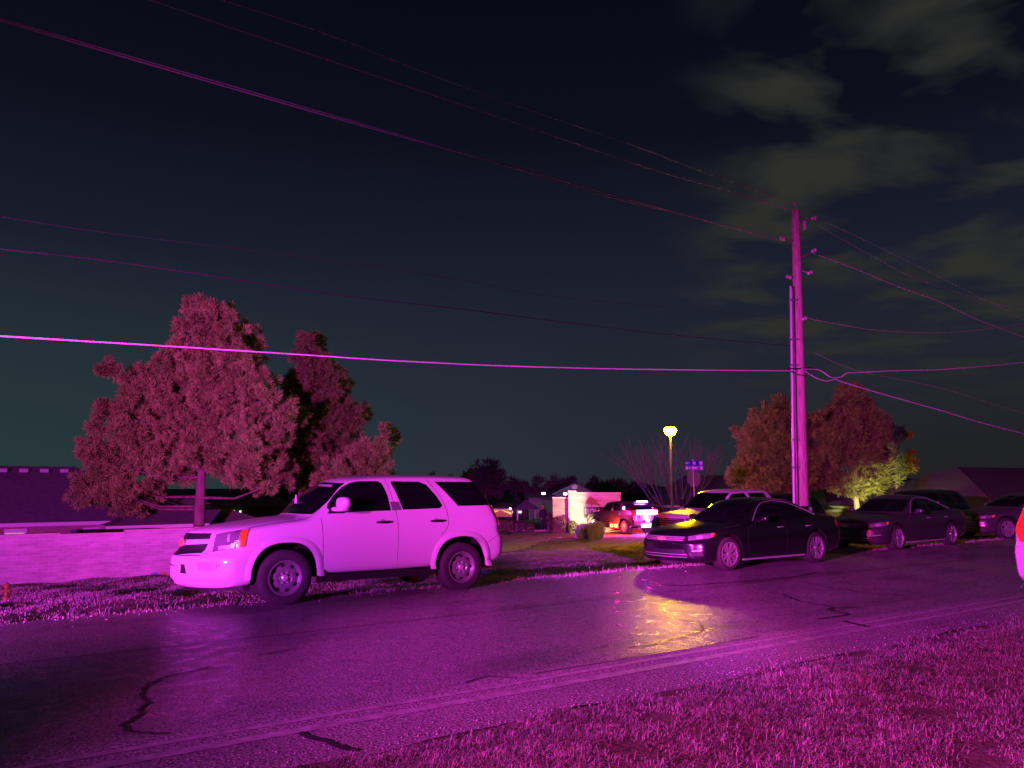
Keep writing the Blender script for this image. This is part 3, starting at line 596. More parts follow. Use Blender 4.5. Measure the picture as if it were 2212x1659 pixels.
for s in rs_:
    for n in (5.02 + .04 * math.sin(s * 2.1) + .03 * math.sin(s * 5.3), 7.2, 9.6, lipw(s)):
        z = .007 * (1 - ((n - 8.45) / 3.45) ** 2) + .002; V.append((s, n, z))
F = [(i * 4 + j, (i + 1) * 4 + j, (i + 1) * 4 + j + 1, i * 4 + j + 1) for i in range(len(rs_) - 1) for j in range(3)]
road = big_mesh('road', V, F, M_asph); road.rotation_euler = (0, 0, ANG); road['kind'] = 'structure'
def rz_(n): return .007 * (1 - ((n - 8.45) / 3.45) ** 2) + .002
def ribbon(name, pts, wid, m, kind='structure', dz=.004):   # pts (s,n), wid in metres or list
    V = []; k = len(pts); mb = MB()
    for i, (s, n) in enumerate(pts):
        a = pts[max(i - 1, 0)]; b = pts[min(i + 1, k - 1)]; t = Vector((b[0] - a[0], b[1] - a[1])).normalized(); q = Vector((-t.y, t.x)); w = (wid[i] if isinstance(wid, (list, tuple)) else wid) / 2
        for sg in (-1, 1):
            S_, N_ = s + q.x * w * sg, n + q.y * w * sg; p = W(S_, N_); V.append((p.x, p.y, rz_(min(max(N_, 5.02), 11.9)) + dz))
    mb.add(V, [(2 * i, 2 * i + 1, 2 * i + 3, 2 * i + 2) for i in range(k - 1)]); o = mb.build(name, m); o['kind'] = kind; return o
M_line = mat('worn_line_paint', (.62, .60, .58), .6, noise=(.33, .32, .32), nscale=9)
M_crack = mat('tar_crack', (.035, .033, .035), .45)
M_seamr = mat('road_seam', (.22, .20, .18), .35, noise=(.10, .10, .1), nscale=20)
ribbon('edge_line', [(s, 5.68 + .01 * math.sin(s)) for s in np.linspace(-12, 60, 140)], .11, M_line)
ribbon('edge_line', [(s, 5.92 + .012 * math.sin(s * 1.3)) for s in np.linspace(-12, 60, 140)], .07, M_line)
def pxpath(L): return [SN(*hit(px, py)[:2]) for px, py in L]
def wob(P, k=5, a=.03):
    P = catmull([(p[0], p[1], 0) for p in P], k); return [(p[0] + random.uniform(-a, a), p[1] + random.uniform(-a, a) * .6) for p in P]
for L, w in (([(455, 1445), (390, 1458), (330, 1478), (308, 1500), (312, 1530), (290, 1555), (265, 1575), (300, 1585), (360, 1592)], .038),
             ([(560, 1420), (600, 1412), (640, 1405)], .03), ([(640, 1590), (700, 1602), (770, 1625)], .06),
             ([(1354, 1403), (1400, 1397), (1455, 1385), (1500, 1374), (1520, 1362), (1505, 1350), (1460, 1340), (1400, 1334)], .022),
             ([(1690, 1287), (1730, 1302), (1790, 1312), (1800, 1318)], .04), ([(1770, 1340), (1830, 1330), (1790, 1318), (1850, 1315)], .05),
             ([(1820, 1345), (1880, 1358)], .07), ([(1740, 1262), (1820, 1275), (1880, 1285), (1960, 1288)], .03),
             ([(1000, 1480), (1060, 1465), (1110, 1470)], .02), ([(1450, 1268), (1560, 1262), (1700, 1250), (1760, 1240)], .05), ([(1400, 1262), (1500, 1270)], .04)):
    ribbon('road_crack', wob(pxpath(L)), w, M_crack, dz=.007)
ribbon('road_seam', wob([(s, 6.10) for s in np.linspace(4.2, 7.4, 8)], 4, .012), .03, M_seamr)
ribbon('road_seam', wob([(s, 9.25) for s in np.linspace(-6, 30, 40)], 3, .01), .045, M_seamr)
ribbon('road_seam', wob(pxpath([(1370, 1338), (1430, 1338), (1500, 1342)]), 5, .012), .025, M_seamr)
# side street: concrete sheet draped on the ground beyond the ditch
def drape(name, poly_l, poly_r, m, dz=.012, k=24, kk=10):
    A = catmull([(p.x, p.y, 0) for p in poly_l], 6); B = catmull([(p.x, p.y, 0) for p in poly_r], 6); n = len(A); V = []
    for i in range(n):
        for j in range(kk + 1):
            q = A[i] * (1 - j / kk) + B[i] * (j / kk); V.append((q[0], q[1], gz(q[0], q[1]) + dz))
    F = [(i * (kk + 1) + j, i * (kk + 1) + j + 1, (i + 1) * (kk + 1) + j + 1, (i + 1) * (kk + 1) + j) for i in range(n - 1) for j in range(kk)]
    o = big_mesh(name, V, F, m); o['kind'] = 'structure'; o.data.polygons.foreach_set('use_smooth', [True] * len(F)); return o
M_conc = mat('side_street_concrete', (.50, .46, .42), .7, noise=(.38, .34, .31), nscale=1.2, bump=.3)
drape('side_street', [hit(700, 1150), hit(960, 1149), hit(1180, 1149), hit(1330, 1150), hit(1500, 1148)], [hit(640, 1178), hit(960, 1196), hit(1130, 1186), hit(1200, 1163), hit(1500, 1160)], M_conc, kk=24)
cb = MB(); pl = [hit(px, 1148) for px in range(960, 1520, 20)]
for a, b in zip(pl[:-1], pl[1:]):
    za, zb = gz(a.x, a.y), gz(b.x, b.y)
    cb.add([(a.x, a.y, za - .1), (b.x, b.y, zb - .1), (b.x, b.y, zb + .15), (a.x, a.y, za + .15), (a.x, a.y + .3, za + .15), (b.x, b.y + .3, zb + .15)], [(0, 1, 2, 3), (3, 2, 5, 4)])
cb.build('kerb', mat('kerb_concrete', (.30, .27, .22), .8))['kind'] = 'structure'
# ------------------------------------------------------------------ grass blades
def blades(name, P, h, w, lean, m):
    N = len(P); a = rng.uniform(0, 2 * np.pi, N); d = np.stack([np.cos(a), np.sin(a), np.zeros(N)], 1); side = np.stack([-np.sin(a), np.cos(a), np.zeros(N)], 1)
    H = np.asarray(h) * (rng.uniform(.35, 1.2, N) + .9 * (rng.uniform(0, 1, N) > .95))[:, None]; LN = lean * rng.uniform(.2, 1.5, N)[:, None]; Wd = w * rng.uniform(.6, 1.4, N)[:, None]; up = np.array([[0, 0, 1.]])
    m1 = P + up * H * .6 + d * H * LN * .4; tp = P + up * H * np.clip(1 - LN * .35, .3, 1) + d * H * LN * 1.1
    V = np.stack([P - side * Wd, P + side * Wd, m1 - side * Wd * .7, m1 + side * Wd * .7, tp], 1).reshape(-1, 3)
    b = (np.arange(N) * 5)[:, None]; F = np.concatenate([b + [0, 1, 3], b + [0, 3, 2], b + [2, 3, 4]]); o = big_mesh(name, V, F, m); o['kind'] = 'stuff'; return o
def blade_mat(name, c1, c2):
    m = mat(name, c1, .75, noise=c2, nscale=7.0); return m
M_blade = blade_mat('dry_grass', (.60, .56, .52), (.24, .20, .17))
def scatter(N, s0, s1, n0, n1, clump=3.0, keep=.5, lump=1):
    s = rng.uniform(s0, s1, N); n = rng.uniform(n0, n1, N); x = s * RX - n * RY; y = s * RY + n * RX
    f = np.sin(x * clump + 1.3 * np.sin(y * clump * .7)) * np.sin(y * clump * 1.1 + np.sin(x * clump * 1.7)) + .6 * np.sin(x * 9.1 + 2 * np.sin(y * 5)) * np.sin(y * 8.3)
    k = (f + rng.uniform(-1, 1, N) * .8) > (keep - .5) * 2; s, n, x, y = s[k], n[k], x[k], y[k]
    return x, y, n
x, y, n = scatter(1500000, -3, 19, -4.0, 5.1, 3.2, .33)
A_ = np.arctan2(x, y); k = (y > 2.0) & (A_ > R_(-39)) & (A_ < R_(56)) & (rng.uniform(0, 1, len(x)) < np.clip(7.5 / np.hypot(x, y), 0, 1) ** 1.2); x, y, n = x[k], y[k], n[k]
edge = 4.97 + .10 * np.sin(x * 3.1) + .07 * np.sin(x * 7.7 + y); k = n < edge; x, y, n = x[k], y[k], n[k]
z = np.array([gz(a, b) for a, b in zip(x, y)]); lump = .5 + .5 * np.sin(x * 5.1 + 2 * np.sin(y * 3)) * np.sin(y * 6.3)
o = blades('near_grass', np.stack([x, y, z - .005], 1), (.024 + .034 * lump)[:, None], .0026, 1.9, M_blade)
x, y, n = scatter(90000, -8, 42, 11.82, 12.7, 4.0, .42); edge = 11.9 + .05 * np.sin(x * 4) + .05 * np.sin(x * 9); k = (n > edge) & (rng.uniform(0, 1, len(x)) < np.exp(-(n - 11.9) / .28)); x, y, n = x[k], y[k], n[k]
z = np.array([gz(a, b) for a, b in zip(x, y)]); blades('verge_grass', np.stack([x, y, z - .005], 1), .075, .006, .8, M_blade)
x, y, n = scatter(420000, -14, 34, 15.8, 27, 1.7, .42); z = np.array([gz(a, b) for a, b in zip(x, y)])
blades('lawn_grass', np.stack([x, y, z - .005], 1), (.045 + .005 * (x[0] * 0 + 1)), .006, .9, blade_mat('lawn_blades', (.42, .38, .38), (.24, .20, .20)))
# loose gravel along the ragged pavement edges
def pebbles(name, N, s0, s1, nc, sp, size, m):
    s = rng.uniform(s0, s1, N); n = nc + rng.exponential(sp, N) * rng.choice([-1, 1], N); x = s * RX - n * RY; y = s * RY + n * RX; z = np.array([max(gz(a, b), 0) for a, b in zip(x, y)]); P = np.stack([x, y, z + .003], 1)
    k = np.array([[1, 0, -.3], [-.5, .8, -.3], [-.5, -.8, -.3], [.1, .1, .8], [.3, .5, .4]]); S = size * rng.uniform(.4, 1.6, N) ** 1.5
    V = (P[:, None, :] + (k[None] + rng.normal(size=(N, 5, 3)) * .2) * S[:, None, None]).reshape(-1, 3); b = (np.arange(N) * 5)[:, None]
    F = np.concatenate([b + np.array(t) for t in ((0, 1, 4), (1, 2, 3), (2, 0, 3), (0, 4, 3), (4, 1, 3), (0, 2, 1))]); o = big_mesh(name, V, F, m); o['kind'] = 'stuff'
M_peb = mat('pale_gravel', (.50, .47, .44), .8)
pebbles('gravel', 2600, -3, 16, 5.1, .16, .007, M_peb); pebbles('verge_gravel', 1500, -8, 30, 11.85, .12, .010, M_peb)
# ------------------------------------------------------------------ foliage
def leaves(blobs, per, size, asp=.5, squash=.85, inner=.55, droop=0., sub=9, sr=.30):
    """branch tips: each blob carries small tufts of narrow needles fanned outward"""
    Vs = []; Fs = []; b0 = 0
    for (c, r) in blobs:
        k = max(3, int(sub * (r / .5) ** 2)); d = rng.normal(size=(k, 3)); d /= np.linalg.norm(d, axis=1)[:, None]
        T = np.array(c) + d * (r * rng.uniform(.45, 1.08, k))[:, None] * np.array([1, 1, squash]); R = sr * rng.uniform(.55, 1.25, k); n = max(20, int(per)); N = k * n
        T = np.repeat(T, n, 0); dd = np.repeat(d, n, 0); R = np.repeat(R, n)[:, None]
        u = rng.normal(size=(N, 3)) + dd * .5; u /= np.linalg.norm(u, axis=1)[:, None]; P = T + u * R * rng.uniform(.15, .75, N)[:, None]
        ax = u + dd * .3 + rng.normal(size=(N, 3)) * .25; ax[:, 2] += .2 - droop; ax /= np.linalg.norm(ax, axis=1)[:, None]
        sd = np.cross(ax, rng.normal(size=(N, 3))); sd /= np.linalg.norm(sd, axis=1)[:, None]; L = size * rng.uniform(.6, 1.3, N)[:, None]
        V = np.stack([P - sd * L * asp * .5, P + sd * L * asp * .5, P + ax * L + sd * L * asp * .15, P + ax * L - sd * L * asp * .15], 1).reshape(-1, 3)
        Vs.append(V); Fs.append((np.arange(N) * 4)[:, None] + b0 + np.array([0, 1, 2, 3])); b0 += N * 4
    return np.concatenate(Vs), np.concatenate(Fs)
def tree(name, base, blobs, per, size, m, mt, tr, label, cat='tree', group=None, limbs=14, asp=.19, sub=9, sr=.27, top=None, droop=0., squash=.85, fork=None):
    """base: ground point; blobs: world positions; trunk tapers to the top"""
    root = empty(name, base, 0, label, cat, group); B = Vector(base)
    loc = [((c[0] - B.x, c[1] - B.y, c[2] - B.z), r) for c, r in blobs]; V, F = leaves(loc, per, size, asp, squash, .5, droop, sub, sr); big_mesh('crown', V, F, m, root)
    zt = top if top is not None else max(c[2] + .3 * r for c, r in loc); tm = MB(); n = 12
    pts = [Vector((.10 * math.sin(i * 1.3) * i / n, .1 * math.cos(i * 1.7) * i / n, zt * i / n - .1 * (i == 0))) for i in range(n + 1)]
    tm.tube(pts, [tr * (1.35 if i == 0 else 1.0) * (1 - .93 * i / n) + .012 for i in range(n + 1)], 10)
    for (c, r) in random.sample(loc, min(limbs, len(loc))):
        h = max(.15 * zt, min(c[2] - .15 * math.hypot(c[0], c[1]), zt * .92)); a = Vector((0, 0, h)); b = Vector(c); mid = (a + b) / 2 + Vector((0, 0, -.08 * (b - a).length))
        tm.tube([a, mid, b], [tr * .28, tr * .18, .015], 6)
    tm.build('trunk', mt, root, 60); return root
M_cedar = mat('cedar_foliage', (.34, .58, .11), .8, noise=(.17, .24, .05), nscale=1.6)
M_cedar2 = mat('pine_foliage', (.17, .25, .05), .8, noise=(.10, .14, .03), nscale=1.6)
M_bark = mat('bark', (.26, .18, .15), .9, noise=(.12, .08, .07), nscale=6, bump=.8, bscale=20, nstretch=(1, 1, .25))
C6 = lambda cx, cy: (164.6 + cx * .3307, 603.5 + cy * .3307)
def blobs_px(L, Y, conv, sc, spread, extra=2, seed=3, cx0=None):
    rg = random.Random(seed); out = []
    for (cx, cy, r) in L:
        px, py = conv(cx, cy); R = r * sc / FPX * Y
        for e in range(extra):
            dy = rg.uniform(-1, 1) * spread; p = at(px + rg.uniform(-.3, .3) * r * sc, py + rg.uniform(-.3, .3) * r * sc, Y); k = (Y + dy) / Y
            out.append(((p.x * 1.0, Y + dy, p.z), R * rg.uniform(.75, 1.12)))
    return out
T1 = [(800,900,95),(820,1060,95),(760,1010,80),(700,860,95),(620,780,80),(560,640,60),(600,700,70),(830,1180,70),(930,1100,80),(940,830,90),(1150,880,90),(1240,880,80),(500,1200,80),(330,1220,90),(930,190,55),(860,250,95),(1000,280,90),(760,320,100),(900,350,130),(1050,370,100),(740,450,120),(880,500,140),(1040,480,120),(660,560,90),(800,640,150),(960,640,140),(1090,600,90),(700,740,110),(860,780,120),(1030,780,100),(1130,700,90),
      (280,590,55),(370,620,70),(430,680,50),(450,780,95),(540,750,75),(240,840,50),(290,900,85),(420,900,115),(560,880,105),(260,980,80),(400,1020,115),(560,1010,115),(700,960,95),(160,1110,55),(240,1150,85),(380,1160,105),(520,1140,95),(650,1100,85),
      (240,1260,75),(140,1320,75),(60,1370,55),(160,1420,75),(280,1400,85),(400,1380,80),(350,1480,60),(500,1330,60),(600,1250,60),(700,1290,55),(760,1200,60),(880,950,80),(980,940,60),(1060,820,60),(1200,780,65),(1280,780,65),(1210,620,40),
      (900,1180,75),(1000,1240,75),(1090,1140,85),(1180,1230,95),(1200,1080,95),(1280,1000,95),(1360,920,85),(1440,870,55),(1230,1330,60),(1100,1300,55),(1330,1330,60),(1280,1200,75)]
T2 = [(1555,370,22),(1555,430,50),(1550,520,75),(1500,600,95),(1620,600,75),(1480,720,115),(1600,720,115),(1720,640,45),(1740,720,50),(1560,850,130),(1700,830,100),(1820,850,75),(1660,960,130),(1800,950,95),(1500,1000,120),(1400,800,75),(1400,1150,120),(1560,1150,130),(1700,1080,120),(1800,1080,70),(1500,1300,100),(1400,1280,80),(1600,1300,90)]
T3 = [(2040,1010,45),(2010,1080,60),(1920,1110,70),(1860,1170,70),(1780,1220,70),(1960,1190,70),(1990,1270,60),(1850,1280,70),(1700,1260,70),(1650,1330,60),(1800,1340,70),(1900,1340,60)]
def gp(px, Y, z=None): q = at(px, 1000, Y); return (q.x, q.y, gz(q.x, q.y) if z is None else z)
tree('evergreen_tree', gp(437, 31.5), blobs_px(T1, 31.5, C6, .3307, 1.5, 4), 150, .14, M_cedar, M_bark, .25, 'tallest broad evergreen tree with bare lower trunk, left of the white SUV', group='evergreens behind the wall', limbs=26, top=9.5)
tree('evergreen_tree', gp(655, 37), blobs_px(T2, 37, C6, .3307, 1.7, 4, 5), 120, .15, M_cedar2, M_bark, .22, 'darker evergreen tree with a pointed tip, above the white SUV hood', group='evergreens behind the wall', limbs=18)
tree('evergreen_tree', gp(775, 33), blobs_px(T3, 33, C6, .3307, 1.3, 4, 6), 150, .14, M_cedar, M_bark, .14, 'low evergreen spreading above the roof of the white SUV', group='evergreens behind the wall', limbs=10)
C7 = lambda cx, cy: ((2900 + cx * .7834) / 1.8228, (700 + cy * .7834) / 1.8228)
T4 = [(200,1150,55),(150,1230,70),(230,1240,75),(90,1310,75),(190,1340,95),(60,1410,80),(150,1440,90),(280,1400,80),(120,1520,80),(220,1530,85),(310,1500,70),(40,1500,60),(260,1590,60),(370,1450,50),(350,1540,45)]
T5 = [(560,1070,35),(560,1130,60),(590,1180,65),(520,1200,65),(620,1240,70),(500,1280,75),(450,1270,60),(570,1320,90),(680,1280,70),(400,1310,60),(770,1300,45),(720,1350,70),(480,1390,80),(620,1400,85),(400,1390,60),(780,1410,50),(740,1450,65),(680,1480,60),(800,1460,45),(640,1530,50),(560,1540,55),(500,1500,60),(700,1540,45),(770,1530,35),(620,1580,35),(380,1230,45)]
M_cedar3 = mat('maple_foliage', (.26, .26, .07), .8, noise=(.17, .17, .05), nscale=1.6)
M_bark2 = mat('pale_bark', (.42, .36, .26), .85, bump=.5, bscale=14)
tree('leafy_tree', gp(1655, 44), blobs_px(T4, 44, C7, .43, 1.5, 3, 8), 80, .20, M_cedar3, M_bark2, .16, 'rounded reddish tree directly left of the utility pole', group='reddish trees near the utility pole', limbs=10)
tree('leafy_tree', gp(1845, 43), blobs_px(T5, 43, C7, .43, 1.5, 3, 9), 80, .20, M_cedar3, M_bark2, .17, 'reddish tree with pale trunk and yellow-lit lower leaves, right of the utility pole', group='reddish trees near the utility pole', limbs=12)
# bare tree behind the street lamp
def bare(base, hgt, label, lean=0):
    root = empty('bare_tree', base, 0, label, 'tree'); mb = MB(); rg = random.Random(5)
    def br(p, d, L, r, lv):
        q = p + d * L * .5 + Vector((rg.uniform(-.05, .05), rg.uniform(-.05, .05), .02)) * L; e = p + d * L; mb.tube([p, q, e], [r, r * .8, r * .6], 5 if lv > 1 else 4, cap=False)
        if lv == 0: return
        for i in range(3 if lv > 1 else 4):
            k = (d + Vector((rg.uniform(-.45, .45), rg.uniform(-.45, .45), rg.uniform(-.05, .3)))).normalized(); br(e if i else q, k, L * rg.uniform(.6, .85), r * .55, lv - 1)
    for i in range(8):
        a = -1 + 2 * i / 7; br(Vector((a * .35, rg.uniform(-.3, .3), 0)), Vector((a * .62, rg.uniform(-.3, .3), 1)).normalized(), hgt * .30, .07, 4)
    mb.build('trunk', mat('bare_bark', (.20, .18, .15), .9), root); return root
bare(gp(1452, 57), 8.3, 'leafless vase-shaped tree with many thin branches around the street lamp')
# dark trees far behind
M_far = mat('far_foliage', (.12, .12, .10), .9)
k = 0
for px, Y, yt, wd, lb in ((1050, 120, 1000, 60, 'tall dark tree silhouette just right of the white SUV roof'), (1150, 125, 1034, 90, 'dark rounded tree behind the small hip-roofed shelter'), (1290, 118, 1030, 90, 'dark rounded tree rising behind the gabled house'), (1210, 130, 1030, 70, 'low dark tree left of the gabled roof'), (1370, 125, 1042, 80, 'low dark tree behind the right end of the entrance sign'),
                      (960, 130, 1030, 80, 'dark distant tree behind the tail of the white SUV'), (610, 95, 1048, 90, 'distant dark tree behind the windshield of the white SUV'), (520, 90, 1060, 70, 'distant dark tree right of the evergreen trunk'), (850, 120, 1040, 90, 'distant dark tree hidden mostly by the white SUV')):
    q = at(px, yt, Y); b = (q.x, q.y, gz(q.x, q.y)); H = q.z - b[2]; rw = wd / FPX * Y * .5; rg = random.Random(k); k += 1
    bl = [((q.x + rg.uniform(-1, 1) * rw, q.y + rg.uniform(-1, 1) * rw, b[2] + H * rg.uniform(.25, .82)), H * .2 * rg.uniform(.8, 1.2)) for _ in range(16)] + [((q.x, q.y, b[2] + H * .85), H * .17)]
    tree('distant_tree', b, bl, 45, .7, M_far, M_bark, .2, lb, group='dark trees far behind', limbs=4, asp=.22, sub=.9, sr=.9)
# ------------------------------------------------------------------ hedges and shrubs
def shrub(name, px0, px1, py0, py1, m, label, dx=.6, boxy=True, per=900, size=.07, grp='clipped shrubs along the side street', Y=None, spiky=False):
    h = hit((px0 + px1) / 2, py1) if Y is None else None
    Y = h.y if Y is None else Y; w = (px1 - px0) / FPX * Y; H = (py1 - py0) / FPX * Y; c = at((px0 + px1) / 2, py1, Y); g = gz(c.x, c.y + w * dx / 2)
    root = empty(name, (c.x, c.y + w * dx * .5, g), 0, label, 'shrub', grp); N = int(per * (w * H + w * w * .5)) + 200
    if spiky:
        P = np.stack([rng.uniform(-w / 2, w / 2, N) * .8, rng.uniform(-.3, .3, N) * w, np.zeros(N)], 1); a = rng.uniform(0, 2 * np.pi, N); t = rng.uniform(.05, .35, N) * H; top = P * 1.2 + np.stack([np.cos(a) * t, np.sin(a) * t, H * rng.uniform(.65, 1.05, N) * (1 - .35 * np.abs(P[:, 0] / w * 2) ** 3)], 1)
        sd = np.stack([np.sin(a), -np.cos(a), 0 * a], 1) * .012; V = np.stack([P - sd, P + sd, top + sd * .5, top - sd * .5], 1).reshape(-1, 3)
        big_mesh('foliage', V, (np.arange(N) * 4)[:, None] + np.array([0, 1, 2, 3]), m, root); return root
    u = rng.normal(size=(N, 3)); u /= np.abs(u).max(1)[:, None] if boxy else np.linalg.norm(u, axis=1)[:, None]
    if boxy: u /= (np.sum(np.abs(u) ** 5, 1) ** .2)[:, None]
    P = u * np.array([w / 2, w * dx * .7, H / 2]) * (rng.uniform(.82, 1.0, N) + .05 * np.sin(u[:, 0] * 9) * np.sin(u[:, 2] * 8))[:, None]; P[:, 2] += H / 2
    ax = u + rng.normal(size=(N, 3)) * .6; ax /= np.linalg.norm(ax, axis=1)[:, None]; sd = np.cross(ax, rng.normal(size=(N, 3))); sd /= np.linalg.norm(sd, axis=1)[:, None]; L = size
    V = np.stack([P - sd * L * .4, P + sd * L * .4, P + ax * L + sd * L * .4, P + ax * L - sd * L * .4], 1).reshape(-1, 3); F = (np.arange(N) * 4)[:, None] + np.array([0, 1, 2, 3])
    big_mesh('foliage', V, F, m, root); st = MB(); st.box((0, 0, H * .42), (w * .7, w * dx * .8, H * .8)); st.build('branches', M_far, root); return root
M_hedge = mat('hedge_leaves', (.14, .13, .045), .8, noise=(.07, .06, .02), nscale=4); M_hedged = mat('dark_hedge_leaves', (.05, .045, .025), .85)
shrub('hedge', 1066, 1108, 1124, 1145, M_hedge, 'clipped boxy hedge just right of the white SUV tail', Y=55)
shrub('hedge', 1109, 1137, 1122, 1144, M_hedged, 'dark clipped hedge, second from the white SUV tail', Y=55)
shrub('hedge', 1137, 1152, 1128, 1143, M_hedge, 'small clipped hedge between the dark hedge and the standing person', Y=54.5)
shrub('hedge', 1180, 1195, 1101, 1142, M_hedged, 'tall dark shrub directly right of the standing person', Y=53, boxy=False)
shrub('hedge', 1194, 1220, 1109, 1142, mat('brown_hedge', (.20, .13, .06), .8, noise=(.1, .06, .03), nscale=4), 'tall brown boxy hedge in front of the low brick wing wall', Y=51)
shrub('hedge', 1228, 1247, 1116, 1142, M_hedge, 'rounded shrub at the foot of the entrance sign pier', Y=51, boxy=False)
shrub('hedge', 1400, 1437, 1082, 1125, M_hedge, 'round ball-topped shrub behind the police SUV', Y=54, boxy=False)
shrub('hedge', 1418, 1440, 1108, 1136, mat('pale_hedge', (.32, .38, .22), .8), 'pale green shrub beside the tail of the police SUV', Y=47.5, boxy=False)
M_orn = mat('ornamental_grass', (.50, .38, .36), .8)
shrub('ornamental_grass', 1246, 1278, 1121, 1153, M_orn, 'pale clump of tall ornamental grass at the sign corner, left of the pair', Y=41.5, spiky=True, per=800, grp='ornamental grass clumps')
shrub('ornamental_grass', 1270, 1304, 1116, 1153, M_orn, 'pale clump of tall ornamental grass touching the police SUV, right of the pair', Y=41.0, spiky=True, per=800, grp='ornamental grass clumps')
# ------------------------------------------------------------------ buildings
M_roofp = mat('shingle', (.17, .15, .16), .9, noise=(.11, .10, .11), nscale=5, bump=.5, bscale=18, nstretch=(1, 1, 4))
M_roofo = mat('tan_shingle', (.13, .13, .16), .9, noise=(.10, .10, .13), nscale=5)
M_brk = brick('house_brick', (.36, .22, .17), (.26, .15, .12), (.30, .27, .25)); M_fascia = mat('white_trim', (.62, .60, .60), .5)
M_fence = brick('wall_brick', (.38, .36, .36), (.30, .27, .28), (.40, .38, .38), .8, .5)
M_pane = mat('house_glass', (.03, .03, .04), .1); M_lit = mat('lit_blinds', (.7, .7, .5), .6, emit=(1, .95, .45), es=.55)
def house(L, YL, Rr, YR, depth, ez, rise, label, rm, wm, wins=(), vents=0, over=.45, fascia=M_fascia):
    a, b = at(L, 1000, YL), at(Rr, 1000, YR); dx = Vector((b.x - a.x, b.y - a.y)); ln = dx.length; rz = math.atan2(dx.y, dx.x)
    gzm = min(gz(a.x, a.y, 0), gz(b.x, b.y, 0)) - .15; root = empty('house', (a.x, a.y, gzm), rz, label, 'house'); h = ez - gzm
    mb = MB(); mb.box((ln / 2, depth / 2, h / 2 - .02), (ln, depth, h - .04)); mb.build('wall', wm, root)
    o = over; x0, x1, y0, y1 = -o, ln + o, -o, depth + o; hr = min((y1 - y0) / 2, (x1 - x0) / 2); rb = MB()
    if (y1 - y0) <= (x1 - x0): r0, r1 = (x0 + hr, (y0 + y1) / 2), (x1 - hr, (y0 + y1) / 2)
    else: r0, r1 = ((x0 + x1) / 2, y0 + hr), ((x0 + x1) / 2, y1 - hr)
    v = [(x0, y0, h), (x1, y0, h), (x1, y1, h), (x0, y1, h), (r0[0], r0[1], h + rise), (r1[0] + .001, r1[1], h + rise)]
    f = [(0, 1, 5, 4), (1, 2, 5), (2, 3, 4, 5), (3, 0, 4), (3, 2, 1, 0)] if (y1 - y0) <= (x1 - x0) else [(0, 1, 4), (1, 2, 5, 4), (2, 3, 5), (3, 0, 4, 5), (3, 2, 1, 0)]
    rb.add(v, f); roof = rb.build('roof', rm, root)
    for i in range(vents):
        vb = MB(); q = Vector(r0).lerp(Vector(r1), (i + .6) / (vents + .2)); vb.box((q.x, q.y - .75, h + rise - .22), (.34, .34, .16)); vb.build('roof_vent', mat('roof_vent_metal', (.4, .4, .42), .5), roof)
    g = MB()
    g.box(((x0 + x1) / 2, y0 - .05, h - .06), (x1 - x0 + .2, .1, .15)); g.box((x0 - .05, (y0 + y1) / 2, h - .06), (.1, y1 - y0, .15)); g.box((x1 + .05, (y0 + y1) / 2, h - .06), (.1, y1 - y0, .15)); g.build('gutter', fascia, root)
    for (u, w, z0, z1, lit) in wins:
        fb = MB(); fb.box((u, -.02, h - z0 - (z1 - z0) / 2), (w + .16, .06, z1 - z0 + .16)); fr = fb.build('window', M_fascia, root)
        pb = MB(); pb.box((u, -.055, h - z0 - (z1 - z0) / 2), (w, .02, z1 - z0)); pb.build('pane', M_lit if lit == 1 else (M_fascia if lit == 2 else M_pane), fr)
        if lit:
            bl = MB()
            for i in range(int((z1 - z0) / .09)): bl.box((u, -.07, h - z0 - .06 - i * .09), (w, .012, .012))
            bl.build('blind', M_lit if lit == 1 else M_fascia, fr)
    return root
# left of the picture, behind the brick wall
hA = house(-420, 28.2, 390, 35.3, 8, .10, 2.42, 'large brick house with long dark hip roof and two windows, at far left', M_roofp, M_brk, vents=6)
def add_window(h, px0, px1, py0, py1, lit):
    mi = h.matrix_world; rz = h.rotation_euler[2]; o = h.location; c, s = math.cos(rz), math.sin(rz)
    def loc(px, py):                                    # ray against the front wall plane y=0 of the house
        d = ray(px, py); ny = (-s, c); t = ((o.x) * ny[0] + (o.y) * ny[1]) / (d.x * ny[0] + d.y * ny[1]); p = Vector((0, 0, CAM_Z)) + d * t; q = p - o; return q.x * c + q.y * s, q.z
    (u0, z1), (u1, z0) = loc(px0, py0), loc(px1, py1); u = (u0 + u1) / 2; w = u1 - u0; zc = (z0 + z1) / 2; H = z1 - z0
    fb = MB(); fb.box((u, -.02, zc), (w, .06, H)); fr = fb.build('window', M_fascia, h)
    if lit == 1:
        pb = MB(); pb.box((u - .03, -.06, zc - H * .12), (w * .84, .03, H * .66)); pb.build('pane', M_lit, fr); bl = MB()
        for i in range(9): bl.box((u - .03, -.08, zc - H * .44 + i * H * .075), (w * .84, .012, .012))
        bl.build('blind', mat('blind_slat', (.5, .5, .35), .6), fr)
    else:
        pb = MB(); pb.box((u, -.06, zc), (w * .93, .03, H * .8)); pb.build('pane', mat('frosted_pane', (.5, .5, .55), .3), fr)
add_window(hA, 9, 56, 1143, 1175, 1); add_window(hA, 180, 221, 1140, 1170, 0)
hB = house(266, 32.1, 560, 35.3, 5.0, -.02, 1.14, 'lower brick house wing with pale gutter and pyramid-like roof, behind the big evergreen trunk', M_roofp, M_brk)
